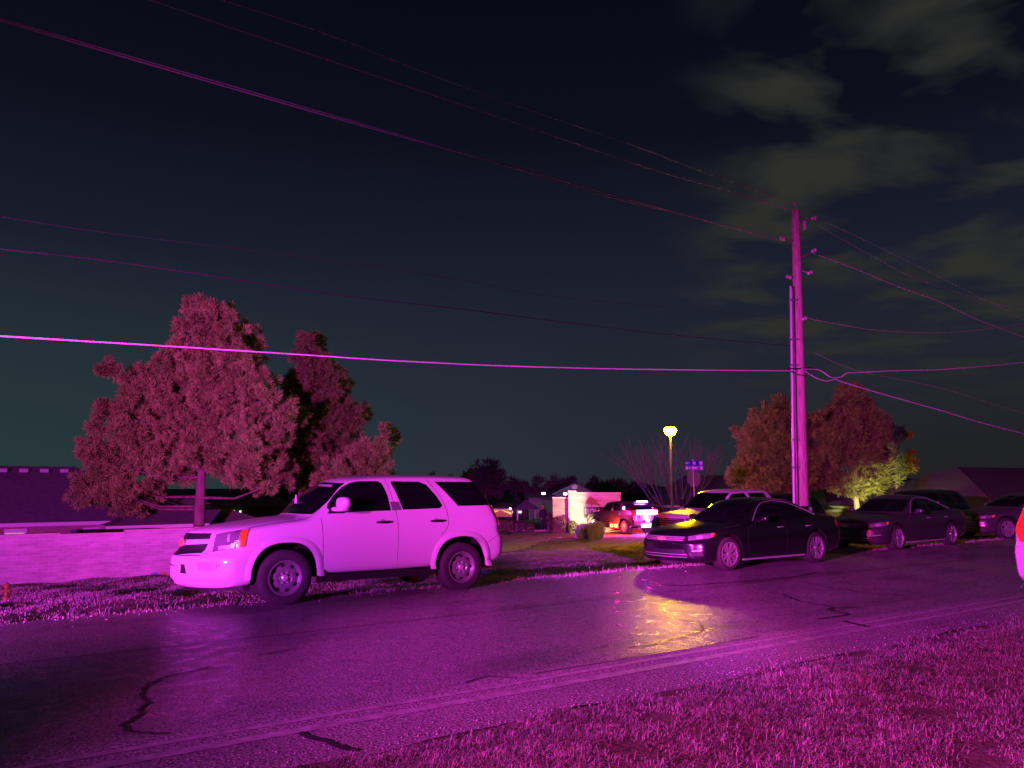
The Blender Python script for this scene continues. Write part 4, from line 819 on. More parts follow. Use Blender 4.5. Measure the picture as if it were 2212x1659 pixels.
# right side
house(1448, 57, 1800, 60, 4.6, .05, 2.25, 'house with lit tan hip roof behind the stop sign', M_roofo, M_brk)
house(1750, 45, 1960, 52, 9, .15, 1.75, 'house with olive hip roof and pale eaves behind the reddish trees', mat('olive_shingle', (.10, .11, .08), .9), M_brk)
house(1935, 47, 2160, 54, 10, .25, 2.1, 'house with broad dark hip roof behind the grey sedan', M_roofp, M_brk)
house(2150, 38, 2500, 46, 10, .35, 2.3, 'dark-roofed house with pale eaves at the right, behind the silver pickup', M_roofp, M_brk)
# far centre: gabled house, small shelter
def gable_house():
    a, b = at(1142, 1062, 78), at(1214, 1062, 78); g = gz(a.x, a.y); root = empty('gabled_house', (a.x, a.y, g), 0, 'distant house with steep gable and low shingled wing, behind the entrance sign', 'house')
    w = b.x - a.x; ez = at(1142, 1076, 78).z - g; rz2 = at(1142, 1062, 80).z - g; mb = MB(); mb.box((w / 2, 4, ez / 2), (w, 7, ez)); c = at(1243, 1062, 77); gx = c.x - a.x; gw = 30 / FPX * 77 + .6
    mb.box((gx, 4, ez / 2 + .3), (gw * 2, 8, ez + .6)); mb.prism([(gx - gw, ez + .6), (gx + gw, ez + .6), (gx, at(1243, 1046, 77).z - g)], -.05, 8, lambda u, v, h: (u, h, v)); mb.build('wall', mat('siding', (.16, .15, .14), .8), root)
    rb = MB(); rb.add([(-.4, -.4, ez), (w, -.4, ez), (w, 4, rz2), (-.4, 4, rz2), (-.4, 8, ez), (w, 8, ez)], [(0, 1, 2, 3), (3, 2, 5, 4)]); zt = at(1243, 1043, 77).z - g; ze = ez + .45
    for sg in (-1, 1): rb.add([(gx + sg * (gw + .3), -.5, ze), (gx, -.5, zt), (gx, 8, zt), (gx + sg * (gw + .3), 8, ze), (gx + sg * (gw + .3), -.5, ze - .15), (gx, -.5, zt - .15), (gx, 8, zt - .15), (gx + sg * (gw + .3), 8, ze - .15)], [(0, 1, 2, 3), (0, 4, 5, 1), (4, 7, 6, 5)])
    rb.build('roof', M_roofo, root); vt = MB(); vt.lathe([(.001, -.12), (.3, -.12), (.32, 0)], 16, 'y', (gx, 0, ez + 1.2)); vt.build('gable_vent', M_fascia, root)
    for px, py in ((1174, 1066), (1221, 1067)):
        q = at(px, py, 76.5); l = MB(); l.box((q.x - a.x, q.y - a.y, q.z - g), (.35, .2, .2)); l.build('wall_lamp', mat('cold_lamp', (.8, .9, .9), .3, emit=(.55, .95, 1), es=5), root)
        ld = bpy.data.lights.new('wall_lamp_light', 'POINT'); ld.energy = 25; ld.color = (.6, .95, 1); ld.shadow_soft_size = .2; lo = bpy.data.objects.new('wall_lamp_light', ld); COL.objects.link(lo); lo.parent = root; lo.location = (q.x - a.x, q.y - a.y - .5, q.z - g)
gable_house()
a = at(1118, 1100, 70); b = at(1157, 1100, 70); g = gz(a.x, a.y); sh = empty('shelter', (a.x, a.y, g), 0, 'small hip-roofed shelter on thin posts between the hedges and the gabled house', 'shelter'); w = b.x - a.x; ez = a.z - g; rt = at(1137, 1079, 70).z - g
rb = MB(); rb.add([(-.4, -.4, ez), (w + .4, -.4, ez), (w + .4, w + .4, ez), (-.4, w + .4, ez), (w / 2, w / 2, rt)], [(0, 1, 4), (1, 2, 4), (2, 3, 4), (3, 0, 4), (3, 2, 1, 0)]); rb.build('roof', M_roofo, sh)
for px_, py_ in ((0, 0), (w, 0), (0, w), (w, w)): pb = MB(); pb.box((px_, py_, ez / 2), (.12, .12, ez)); pb.build('post', M_fascia, sh)
# far lit windows as house fronts
def far_house(px, py, Y, w, h, label, spots, rise=1.4):
    c = at(px, py, Y); g = gz(c.x, c.y); root = empty('distant_house', (c.x, c.y, g), 0, label, 'house'); H = c.z - g
    mb = MB(); mb.box((0, 3, H / 2), (w, 6, H)); mb.build('wall', mat('far_wall', (.06, .05, .05), .9), root); rb = MB(); rb.add([(-w / 2 - .3, -.3, H), (w / 2 + .3, -.3, H), (w / 2 + .3, 6.3, H), (-w / 2 - .3, 6.3, H), (-w / 4, 3, H + rise), (w / 4, 3, H + rise)], [(0, 1, 5, 4), (1, 2, 5), (2, 3, 4, 5), (3, 0, 4)]); rb.build('roof', M_roofp, root)
    for (sx, sy, sw, m) in spots:
        q = at(sx, sy, Y - .1); lb = MB(); r = sw / FPX * Y / 2
        lb.box((q.x - c.x, q.y - c.y, q.z - g), (2 * r, .08, 2 * r)); lb.build('lit_window' if m is M_litw else 'porch_lamp', m, root)
M_litw = mat('lit_window', (.8, .8, .6), .5, emit=(.9, .95, .7), es=1.3); M_porch = mat('porch_lamp', (1, 1, .7), .3, emit=(1, 1, .5), es=14)
far_house(500, 1094, 72, 8, 3, 'dark distant house with a bright porch lamp, seen over the hood of the white SUV', [(461.5, 1107, 7, M_porch), (504, 1105, 5, M_litw), (519, 1105, 4, M_litw), (490, 1076, 2.5, M_litw)])
far_house(1128, 1100, 84, 9, 3, 'low dark building with a row of small bright windows behind the hedges', [(1099, 1106, 4, M_litw), (1105, 1106, 5, M_litw), (1119, 1106, 4, M_litw), (1124, 1106, 5, M_litw), (1149, 1105, 4, M_litw), (1155, 1105, 5, M_litw), (1172, 1105, 4, M_litw)], .6)
# brick privacy wall: stepped panels
def wall_run(label, s0, s1, n, top0, top1, cols):
    root = empty('brick_wall', W(s0, n, 0), ANG, label, 'wall', 'panels of the brick wall'); ln = s1 - s0; zb = min(gz(*W(s0, n)[:2]), gz(*W(s1, n)[:2])) - .3; mb = MB()
    z1 = top0; mb.box((ln / 2, 0, (zb + z1) / 2), (ln, .22, z1 - zb)); mb.build('panel', M_fence, root); cp = MB(); cp.box((ln / 2, 0, z1 + .03), (ln, .30, .055)); cp.build('coping', mat('coping', (.45, .36, .34), .8, noise=(.34, .27, .25), nscale=3), root)
    for u in cols: c = MB(); c.box((u, 0, (zb + z1) / 2 + .05), (.45, .45, z1 - zb + .1)); c.build('column', M_fence, root)
NW = 27.0
def s_at(px): q = on_n(px, 1150, NW); return SN(q.x, q.y)[0]
sa, sb, sc_, sd_, se = s_at(-120), s_at(130), s_at(268), s_at(420), s_at(760)
wall_run('brick privacy wall panel at the far left edge, below the lit window', sa, sb, NW, on_n(60, 1157, NW).z, 0, ())
wall_run('brick privacy wall panel below the pale frosted window', sb, sc_, NW, on_n(200, 1155, NW).z, 0, ())
wall_run('slightly taller brick privacy wall panel left of the evergreen trunk', sc_, sd_, NW, on_n(330, 1146, NW).z, 0, ())
wall_run('brick privacy wall panel passing behind the nose of the white SUV', sd_, se, NW, on_n(430, 1141, NW).z, 0, ())
# entrance sign
M_stone = brick('sign_brick', (.58, .50, .38), (.48, .40, .30), (.50, .45, .36), .6, .3); M_cap = mat('stone_cap', (.62, .55, .44), .7)
eY = 52; o0 = at(1228, 1100, eY); eg = gz(o0.x, o0.y); es = empty('entrance_sign', (o0.x, o0.y, eg), 0, 'pale brick entrance sign wall with horse head silhouette and lettered green board, lit from below', 'sign')
def ex(px): return (px - 1228) / FPX * eY
def ez_(py): return at(1228, py, eY).z - eg
b = MB(); b.box(((ex(1228) + ex(1244)) / 2, .3, ez_(1065) / 2 - .1), (ex(1244), .6, ez_(1065) + .2)); b.build('pier', M_stone, es)
b = MB(); b.box(((ex(1244) + ex(1341)) / 2, .45, ez_(1067) / 2 - .1), (ex(1341) - ex(1244) - .004, .3, ez_(1067) + .2)); b.build('sign_wall', M_stone, es)
b = MB(); b.box((ex(1236), .3, ez_(1062)), (ex(1246), .8, .14)); b.box((ex(1293), .45, ez_(1065.2)), (ex(1342) - ex(1245), .42, .10)); b.build('coping', M_cap, es)
b = MB(); b.box((ex(1212), .7, ez_(1077) / 2 - .1), (-ex(1195), .3, ez_(1077) + .2)); b.box((ex(1372), .7, ez_(1088) / 2 - .1), (ex(1402) - ex(1342), .3, ez_(1088) + .2)); b.build('wing_wall', brick('wing_brick', (.42, .30, .26), (.34, .24, .2), (.36, .3, .28), .6), es)
b = MB(); b.box((ex(1212), .7, ez_(1075.5)), (-ex(1195) + .1, .42, .09)); b.box((ex(1372), .7, ez_(1086)), (ex(1402) - ex(1342), .42, .14)); b.build('wing_coping', M_cap, es)
b = MB(); b.box(((ex(1261) + ex(1331)) / 2, .27, (ez_(1095.5) + ez_(1119)) / 2), (ex(1331) - ex(1261), .06, ez_(1095.5) - ez_(1119))); board = b.build('sign_board', mat('green_board', (.07, .10, .07), .5), es)
def text(t, x, z, h, y, m, par, sx=1.0):
    c = bpy.data.curves.new('lettering', 'FONT'); c.body = t; c.size = h; c.extrude = .012; ob = bpy.data.objects.new('t', c); COL.objects.link(ob); bpy.context.view_layer.update(); me = evald(ob); bpy.data.objects.remove(ob, do_unlink=True)
    me.materials.clear(); o = link('lettering', me, m, par); o.location = (x, y, z); o.rotation_euler = (R_(90), 0, 0); o.scale = (sx, 1, 1); return o
M_let = mat('gold_letters', (.75, .72, .55), .5); hh = (ez_(1098) - ez_(1110)) * 1.35
text('I', ex(1262.5), ez_(1110), hh * 1.15, .22, M_let, board, .9); text('RON', ex(1266), ez_(1110), hh * .95, .22, M_let, board, .82)
text('H', ex(1291), ez_(1110), hh * 1.15, .22, M_let, board, .9); text('ORSE', ex(1298.5), ez_(1110), hh * .95, .22, M_let, board, .82)
# horse head silhouette: muzzle down left, ear at the top, mane flying right
hp = [(1800,590),(1805,565),(1840,500),(1870,478),(1880,462),(1905,480),(1940,500),(1965,520),(2000,530),(2040,545),(1990,550),(2010,565),(1985,570),(2030,590),(2090,608),(2040,608),(2075,632),(2010,622),(1960,618),(1935,600),(1915,612),(1905,660),(1895,612),(1890,598),(1850,590),(1830,595),(1815,603)]
cv = lambda cx, cy: (ex((1900 + cx / 4.424) / 1.8228), ez_((1850 + cy / 4.424) / 1.8228))
b = MB(); b.prism([cv(u, v) for u, v in hp], .22, .29, lambda u, v, h: (u, h, v)); b.build('horse_head_emblem', mat('rusted_steel', (.26, .12, .05), .7), es)
def spot(name, loc, tgt, col, e, size=60, blend=.6, r=.1, parent=None):
    ld = bpy.data.lights.new(name, 'SPOT'); ld.energy = e; ld.color = col; ld.spot_size = R_(size); ld.spot_blend = blend; ld.shadow_soft_size = r
    o = bpy.data.objects.new(name, ld); COL.objects.link(o); o.location = loc; o.rotation_euler = (Vector(tgt) - Vector(loc)).to_track_quat('-Z', 'Y').to_euler(); return o
def point(name, loc, col, e, r=.1):
    ld = bpy.data.lights.new(name, 'POINT'); ld.energy = e; ld.color = col; ld.shadow_soft_size = r; o = bpy.data.objects.new(name, ld); COL.objects.link(o); o.location = loc; return o
fl = at(1270, 1139, 49.3); fl.z = gz(fl.x, fl.y) + .25
def flood(p, label, m, rz=0):
    r = empty('floodlight', (p[0], p[1], gz(p[0], p[1])), rz, label, 'floodlight', 'ground floodlights'); b = MB(); b.box((0, 0, .10), (.06, .06, .2)); b.build('stake', M_plas, r); b = MB(); b.box((0, 0, .24), (.24, .12, .14), 0, 0, .8); b.build('housing', M_plas, r); b = MB(); b.box((0, 0, .316), (.17, .08, .012)); b.build('lens', m, r)
M_flens = mat('flood_lens', (1, .95, .6), .3, emit=(1, .9, .5), es=14)
flood(fl, 'small bright floodlight at the foot of the lettered sign board', M_flens); fx_, fy_ = fl.x, fl.y
spot('floodlight_beam', (fl.x, fl.y, fl.z + .12), (ex(1282) + o0.x, o0.y + .3, ez_(1092) + eg), (1, .80, .42), 1500, 130, .8, .1)
f2 = at(1885, 1130, 39.5); flood(f2, 'yellowish floodlight under the pale-trunked tree', M_flens)
spot('floodlight_beam', (f2.x, f2.y, gz(f2.x, f2.y) + .38), at(1915, 1068, 43.4), (.98, 1.0, .28), 1500, 78, .6, .12)
f3 = at(1770, 1128, 41.5)
# ------------------------------------------------------------------ utility pole
pb_ = on_n(1731, 1100, 14.0); P0 = Vector((pb_.x, pb_.y, gz(pb_.x, pb_.y))); YP = pb_.y
def pz(py): return at(1725, py, YP).z
up = empty('utility_pole', P0, 0, 'tall wooden utility pole with conduit, insulator arms and cables, right of centre', 'utility pole'); H = pz(455) - P0.z
M_pole = mat('weathered_wood', (.62, .44, .40), .85, noise=(.30, .20, .18), nscale=5, bump=1.0, bscale=22, nstretch=(6, 6, .5))
lean = Vector((at(1719, 455, YP).x - P0.x, 0, 0)) / H
pt = lambda h, a=0., r=0.: Vector((lean.x * h + math.cos(a) * r, math.sin(a) * r, h))
b = MB(); b.tube([pt(H * i / 10 - .1 * (i == 0)) for i in range(11)], [.185 - .065 * i / 10 for i in range(11)], 20); b.build('pole', M_pole, up, 50)
hc = pz(620) - P0.z
b = MB(); b.tube([pt(.02) + Vector((-.27, -.06, 0)), pt(hc * .5) + Vector((-.245, -.06, 0)), pt(hc) + Vector((-.22, -.06, 0))], .042, 12); cdt = b.build('conduit', mat('conduit_metal', (.55, .52, .6), .4, metal=.2), up, 50)
b = MB(); b.tube([pt(.02) + Vector((-.17, -.15, 0)), pt(hc) + Vector((-.15, -.10, 0))], .018, 8); b.build('ground_wire', M_plas, up)
for py in (650, 790, 950, 735, 1010): h = pz(py) - P0.z; b = MB(); b.box(tuple(pt(h) + Vector((-.16, -.09, 0))), (.28, .1, .05)); b.build('bracket', M_steel, up)
M_ins = mat('insulator', (.45, .38, .38), .35)
for (py, sx, dx, dz) in ((478, 1, .50, .10), (520, -1, .45, .05), (553, 1, .48, .22), (588, 1, .34, -.08), (600, -1, .28, -.02), (690, 1, .14, 0)):
    h = pz(py) - P0.z; a = pt(h - dz * .3) + Vector((sx * .12, -.05, 0)); e = pt(h) + Vector((sx * dx, -.1, dz * .6)); b = MB(); b.tube([a, e], [.03, .022], 8); arm = b.build('insulator_arm', M_steel, up)
    b = MB(); b.tube([e - Vector((sx * .08, 0, .03)), e - Vector((sx * .04, 0, .015)), e, e + Vector((sx * .05, 0, .02)), e + Vector((sx * .09, 0, .03))], [.03, .055, .04, .06, .03], 12); b.build('insulator', M_ins, arm)
h = pz(492) - P0.z; b = MB(); b.lathe([(.001, 0), (.05, 0), (.055, -.12), (.045, -.28), (.001, -.28)], 12, 'z', tuple(pt(h + .2) + Vector((.24, -.05, 0)))); b.build('fuse_cutout', M_ins, up)
b = MB(); b.tube([pt(H) , pt(H) + Vector((0, 0, .22))], [.02, .015], 6); b.lathe([(.001, .30), (.05, .27), (.045, .2), (.02, .18)], 12, 'z', tuple(pt(H))); b.build('top_insulator', M_ins, up)
h = pz(600) - P0.z; b = MB(); b.tube([pt(h) + Vector((-.30 + .1 * abs(i - 5) / 5, -.1, -.35 + .07 * i)) for i in range(11)], .012, 6); b.build('jumper_loop', M_plas, up)
h = pz(799) - P0.z; b = MB(); b.tube([pt(h) + Vector((-.45, -.2, .02)), pt(h) + Vector((-.2, -.22, 0)), pt(h) + Vector((.3, -.22, .03))], .02, 6); b.tube([pt(h) + Vector((-.42, -.2, -.02)), pt(h) + Vector((-.2, -.24, -.17)), pt(h) + Vector((.1, -.22, -.20)), pt(h) + Vector((.2, -.2, -.05))], .014, 6); b.build('cable_clamp', M_plas, up)
# wires hang in the vertical plane of the pole line
def wire(label, L, n, r, m, ext=None, k=6):
    P = [on_n(px, py, n) for px, py in L]
    if ext == 'L': P = [P[0] * 2 - P[1]] + P
    if ext == 'R': P = P + [P[-1] * 2 - P[-2]]
    C = catmull([tuple(p) for p in P], k); o0_ = Vector(C[0]); b = MB(); b.tube([Vector(c) - o0_ for c in C], r, 6); o = b.build('overhead_wire', m, None, 60, loc=o0_); tag(o, label, 'wire', 'overhead wires on the pole line'); return o
M_w1 = mat('aged_aluminium_wire', (.34, .36, .28), .6); M_w2 = mat('thin_wire', (.5, .5, .47), .5); M_w3 = mat('dark_cable', (.02, .02, .02), .7); M_w4 = mat('grey_cable', (.78, .7, .78), .45)
wire('thick upper wire crossing the sky from the left edge to the left insulator arm', [(0, 44), (250, 118), (550, 205), (830, 285), (1106, 360), (1310, 417), (1536, 480), (1688, 520)], 13.9, .014, M_w1, 'L')
wire('wire strand running just beneath the thick upper wire', [(0, 40), (550, 200), (1106, 362), (1310, 424), (1500, 470), (1688, 521)], 13.75, .010, M_w1, 'L')
wire('middle upper wire reaching the pole just below its top', [(325, 0), (553, 78), (830, 170), (1106, 263), (1416, 368), (1560, 408), (1719, 458)], 14.0, .011, M_w2, 'L')
wire('faint topmost wire ending at the insulator on the pole tip', [(480, 0), (700, 72), (900, 150), (1106, 225), (1370, 315), (1536, 378), (1719, 443)], 14.1, .0075, M_w2, 'L')
wire('bright magenta-lit cable crossing low in front of the evergreens', [(0, 726), (300, 744), (605, 763), (850, 779), (1106, 791), (1400, 798), (1700, 801), (1722, 801)], 13.85, .015, M_w4, 'L')
wire('dark cable sagging across the sky above the evergreen tops', [(0, 538), (220, 562), (430, 592), (750, 640), (1000, 668), (1250, 700), (1456, 724), (1660, 743), (1722, 748)], 14.0, .010, M_w3, 'L')
wire('very faint thin wire between the dark cable and the thick upper wire', [(0, 468), (160, 493), (310, 513), (560, 543), (800, 575), (1000, 605), (1166, 637), (1456, 665), (1722, 690)], 14.05, .0045, M_w3, 'L')
wire('thin wire leaving the pole top towards the right edge', [(1735, 470), (1806, 490), (1976, 572), (2212, 690)], 14.0, .006, M_w2, 'R')
wire('second thin wire leaving the fuse on the pole top to the right', [(1752, 478), (1870, 545), (2000, 610), (2212, 672)], 14.2, .0045, M_w2, 'R')
wire('thicker wire descending from the upper right arm to the right edge', [(1757, 547), (1846, 580), (1930, 615), (2030, 652), (2110, 690), (2212, 728)], 13.9, .015, M_w2, 'R')
wire('slack service wire drooping in a shallow curve right of the pole', [(1737, 686), (1809, 700), (1900, 714), (2031, 719), (2120, 712), (2212, 699)], 13.4, .008, M_w2, 'R')
wire('bright pink service cable with a dip beside the pole, running to the right edge', [(1732, 797), (1762, 798), (1778, 804), (1795, 815), (1815, 815), (1830, 806), (1850, 805), (1930, 801), (2020, 799), (2106, 793), (2212, 783)], 13.7, .019, M_w4, 'R')
wire('lit cable descending to the right edge from the splice loop', [(1735, 799), (1760, 815), (1785, 823), (1805, 820), (1825, 827), (1920, 855), (2030, 886), (2120, 913), (2212, 937)], 13.8, .018, M_w4, 'R')
wire('faint thin wire above the lit descending cable at the right', [(1740, 752), (1850, 800), (2030, 838), (2212, 893)], 14.3, .005, M_w2, 'R')
# ------------------------------------------------------------------ street lamp and signs
lY = 34.0; lp = at(1453, 1100, lY); lg = gz(lp.x, lp.y); sl = empty('street_lamp', (lp.x, lp.y, lg), 0, 'glowing orange street lamp on a slim pale post behind the black sedan', 'street lamp'); top = at(1448, 929, lY)
b = MB(); b.tube([(0, 0, 0), (-.04, 0, 3), (top.x - lp.x, 0, top.z - lg - .2)], [.075, .06, .04], 12); b.build('post', mat('galvanised_post', (.14, .14, .16), .5), sl, 50)
b = MB(); b.lathe([(.001, .17), (.12, .155), (.20, .10), (.205, .08), (.07, .08)], 24, 'z', (top.x - lp.x, 0, top.z - lg + .05)); b.build('lamp_cap', M_plas, sl, 50)
b = MB(); b.lathe([(.04, -.26), (.18, -.205), (.27, -.035), (.255, .055), (.17, .095), (.001, .10)], 28, 'z', (top.x - lp.x, 0, top.z - lg)); b.build('lamp_globe', mat('sodium_globe', (1, .6, .2), .3, emit=(1, .50, .0014), es=680), sl, 60)
sY = 32.5; sp_ = at(1502, 1100, sY); sg_ = gz(sp_.x, sp_.y); ss_ = empty('stop_sign', (sp_.x, sp_.y, sg_), 0, 'back of a stop sign with two blue street name blades on its post', 'sign'); zz = lambda py: at(1500, py, sY).z - sg_
b = MB(); b.tube([(0, 0, 0), (-.04, 0, zz(992))], .032, 8); b.build('post', mat('sign_post', (.55, .5, .55), .45), ss_)
b = MB(); oc = [(.38 * math.cos(R_(22.5 + 45 * i)), .38 * math.sin(R_(22.5 + 45 * i))) for i in range(8)]; ca, sa_ = math.cos(R_(28)), math.sin(R_(28))
b.prism(oc, .04, .05, lambda u, v, h: (u * ca - h * sa_, u * sa_ + h * ca, v + zz(1033))); b.build('stop_plate', mat('plate_back', (.40, .38, .42), .5, metal=.3), ss_)
M_sb = mat('street_sign_blue', (.03, .03, .45), .4, emit=None); M_sw = mat('sign_white', (.75, .72, .78), .5)
def blade(z, L, h, rz, cx, words):
    r = MB(); r.box((cx, -.06, z), (L, .02, h), rz); bl = r.build('name_blade', M_sb, ss_); c_, s_ = math.cos(rz), math.sin(rz)
    for (u, w, hh_) in words: q = MB(); q.box((cx + u * c_ + .013 * s_, -.06 + u * s_ - .013 * c_, z), (w, .006, hh_), rz); q.build('blade_mark', M_sw, bl)
blade(zz(1000.5), .80, .21, R_(8), 0.0, [(-.34, .08, .10), (-.23, .04, .09), (-.01, .13, .13), (.29, .15, .16)]); blade(zz(1011), .76, .19, R_(-14), -.01, [(-.30, .09, .09), (-.19, .05, .08), (.02, .22, .11), (.30, .09, .15)])
# hydrant-like marker at the far left lawn
mk = hit(12, 1297); mkr = empty('fire_hydrant', (mk.x, mk.y, gz(mk.x, mk.y)), 0, 'small yellow-brown marker stub standing in the lit lawn at the far left', 'marker'); b = MB(); b.lathe([(.001, 0), (.07, 0), (.07, .10), (.045, .12), (.05, .28), (.075, .30), (.06, .36), (.001, .40)], 12, 'z'); b.build('body', mat('marker_yellow', (.12, .09, .01), .6), mkr, 50); b = MB(); b.tube([(-.09, 0, .22), (.09, 0, .22)], .03, 8); b.build('outlet', mat('marker_yellow', (.12, .09, .01), .6), mkr)
mkr.name = 'marker_stub'
# emergency box truck with chevrons
aY = 74; ap = at(1081, 1123, aY); ag = gz(ap.x, ap.y); am = empty('ambulance', (ap.x, ap.y, ag), R_(4), 'box ambulance seen from behind with yellow and red chevrons, right of the white SUV tail', 'ambulance')
tz_ = at(1081, 1099, aY).z - ag; w = 1.15; b = MB(); b.box((0, 2.2, (tz_ + .5) / 2), (2 * w, 4.4, tz_ - .5)); b.build('body', mat('ambulance_white', (.6, .62, .62), .5), am)
b = MB(); b.box((0, -.012, (tz_ + .55) / 2), (2 * w - .15, .02, tz_ - .65)); b.build('chevron_panel', mat('chevron_red', (.45, .09, .03), .5, emit=(.5, .12, .03), es=.35), am)  # panel is no lamp; its lit look is put in as emission
M_chy = mat('chevron_yellow', (.75, .75, .12), .5, emit=(.8, .85, .25), es=.9); b = MB()  # stripes glow by emission to look brightly lit, they are no lamps
for i in range(6):
    z0 = .55 + i * .42
    for sg in (-1, 1):
        x0, x1 = 0, sg * (w - .1); za, zb = z0 + .75, z0 - .25; t = .21; v = [(x0, za), (x1, zb), (x1, zb + t), (x0, za + t)]; v = [(u, min(max(q, .56), tz_ - .1)) for u, q in v]
        b.add([(u, -.03, q) for u, q in v], [(0, 1, 2, 3) if sg > 0 else (3, 2, 1, 0)])
b.build('chevron_stripes', M_chy, am); b = MB()
for sg in (-1, 1): b.lathe([(.001, -.05), (.10, -.05), (.11, 0)], 12, 'y', (sg * .95, 0, 1.3))
b.build('tail_lamp', mat('white_lamp', (.9, .9, 1), .3, emit=(.8, .9, 1), es=4), am)
b = MB(); 
for sg in (-1, 1): b.lathe([(.001, sg * .13), (.4, sg * .13), (.4, -sg * .13), (.001, -sg * .13)], 16, 'y', (sg * .9, 1.2, .4))
b.build('wheel', M_rub, am).rotation_euler = (0, 0, 0)
# ------------------------------------------------------------------ person
def person(px, py, label):
    f = hit(px, py); f.z = gz(f.x, f.y); root = empty('person', f, R_(15), label, 'person')
    J = {'pel': (0, 0, .95), 'wai': (0, .0, 1.12), 'che': (0, .01, 1.34), 'nec': (0, .01, 1.50), 'nk2': (0, -.005, 1.57), 'hd': (0, -.01, 1.66), 'ht': (0, 0, 1.76)}
    E = [('pel', 'wai'), ('wai', 'che'), ('che', 'nec'), ('nec', 'nk2'), ('nk2', 'hd'), ('hd', 'ht')]; Rd = {'pel': (.165, .12), 'wai': (.15, .11), 'che': (.18, .125), 'nec': (.085, .07), 'nk2': (.058, .06), 'hd': (.078, .095), 'ht': (.062, .075)}
    for s, n in ((-1, 'l'), (1, 'r')):
        J.update({'hip' + n: (s * .09, 0, .88), 'kn' + n: (s * .11, -.02, .50), 'an' + n: (s * .12, .02, .09), 'to' + n: (s * .14, -.15, .04), 'sh' + n: (s * .19, .01, 1.42), 'el' + n: (s * .26, .03, 1.14), 'wr' + n: (s * .20, -.13, .95)})
        E += [('pel', 'hip' + n), ('hip' + n, 'kn' + n), ('kn' + n, 'an' + n), ('an' + n, 'to' + n), ('che', 'sh' + n), ('sh' + n, 'el' + n), ('el' + n, 'wr' + n)]
        Rd.update({'hip' + n: (.10, .10), 'kn' + n: (.068, .07), 'an' + n: (.05, .055), 'to' + n: (.045, .035), 'sh' + n: (.075, .075), 'el' + n: (.055, .055), 'wr' + n: (.035, .035)})
        J['pa' + n] = (s * .17, -.17, .89); E.append(('wr' + n, 'pa' + n)); Rd['pa' + n] = (.04, .022)
        for i in range(4): a = 'f%d' % i + n; q = s * (.20 - .018 * i); J[a] = (q - s * .015, -.20, .83 + .006 * abs(i - 1)); J[a + 'x'] = (q - s * .025, -.175, .785 + .006 * abs(i - 1)); E += [('pa' + n, a), (a, a + 'x')]; Rd[a] = (.010, .010); Rd[a + 'x'] = (.008, .008)
        a = 'th' + n; J[a] = (s * .125, -.185, .87); E.append(('pa' + n, a)); Rd[a] = (.011, .011)
    ks = list(J); me = bpy.data.meshes.new('body'); me.from_pydata([J[k] for k in ks], [(ks.index(a), ks.index(b)) for a, b in E], []); o = link('body', me, None, None)
    md = o.modifiers.new('skin', 'SKIN'); 
    for i, k in enumerate(ks): me.skin_vertices[0].data[i].radius = Rd[k]
    me.skin_vertices[0].data[0].use_root = True; sb = o.modifiers.new('s', 'SUBSURF'); sb.levels = 2; bpy.context.view_layer.update(); m2 = evald(o); o.modifiers.clear(); o.data = m2; m2.materials.clear()
    for m in (mat('dark_jacket', (.02, .022, .03), .8), mat('dark_trousers', (.035, .033, .04), .8), mat('skin', (.45, .24, .16), .6), M_plas): m2.materials.append(m)
    for p in m2.polygons:
        c = p.center; p.material_index = 2 if (c.z > 1.54 or (c.y < -.13 and .75 < c.z < .93)) else (3 if c.z < .11 else (1 if c.z < .92 else 0)); p.use_smooth = True
    o.parent = root
    b = MB(); b.lathe([(.001, .115), (.06, .10), (.098, .05), (.105, .0), (.098, -.02)], 20, 'z', (0, .005, 1.71)); b.box((0, -.11, 1.695), (.14, .09, .012)); b.build('cap', mat('orange_cap', (.45, .13, .05), .7), root, 40)
    b = MB(); b.lathe([(.17, .86), (.185, .9), (.19, 1.15), (.225, 1.36), (.20, 1.46), (.09, 1.53)], 20, 'z'); jk = b.build('jacket', mat('dark_jacket', (.02, .022, .03), .8), root, 60); jk.scale = (1, .68, 1)
    for s in (-1, 1):
        b = MB(); b.lathe([(.001, -.006), (.009, -.004), (.011, 0)], 8, 'y', (s * .032, -.108, 1.672)); b.build('eye', M_plas, root)
    b = MB(); b.tube([(0, -.10, 1.68), (0, -.125, 1.645), (0, -.108, 1.635)], [.008, .013, .01], 6); b.build('nose', mat('skin', (.45, .24, .16), .6), root)
    return root
person(1173, 1147, 'standing person in dark clothes and orange cap, on the side street by the hedges')
# ------------------------------------------------------------------ light
BAR = Vector((-9.5, -4.0, 3.2))                       # roof light bar of a patrol truck standing behind and left of the camera
def lampdir(az, el): return BAR + Vector((math.sin(R_(az)), math.cos(R_(az)), math.tan(R_(el)))) * 10
for az, el, er, eb, sz, dz in ((-13, 6, 28000, 40000, 46, -1.75), (6, 5, 40000, 40000, 44, -1.75), (25, -2, 3500, 8500, 28, 0), (37, -1, 40000, 42000, 32, 0), (56, -3, 25000, 17000, 44, 0)):
    off = Vector((.012 * az, -.005 * az, dz))
    spot('light_bar_red', BAR + off, lampdir(az, el) + Vector((0, 0, dz)), (1.0, .028, .14), er, sz, 1.0, .07)
    spot('light_bar_blue', BAR + off + Vector((-.55, .25, 0)), lampdir(az, el) + Vector((0, 0, dz)), (.22, .032, 1.0), eb, sz, 1.0, .07)
for dx_, col, e in ((0, (1.0, .028, .14), 70000), (-.22, (.22, .032, 1.0), 76000)):       # second patrol vehicle on the near verge behind the camera
    spot('patrol_lamp', (2.4 + dx_, -8.0, 2.1), (2.55 + dx_, 22.0, .75), col, e, 12, .9, .07)
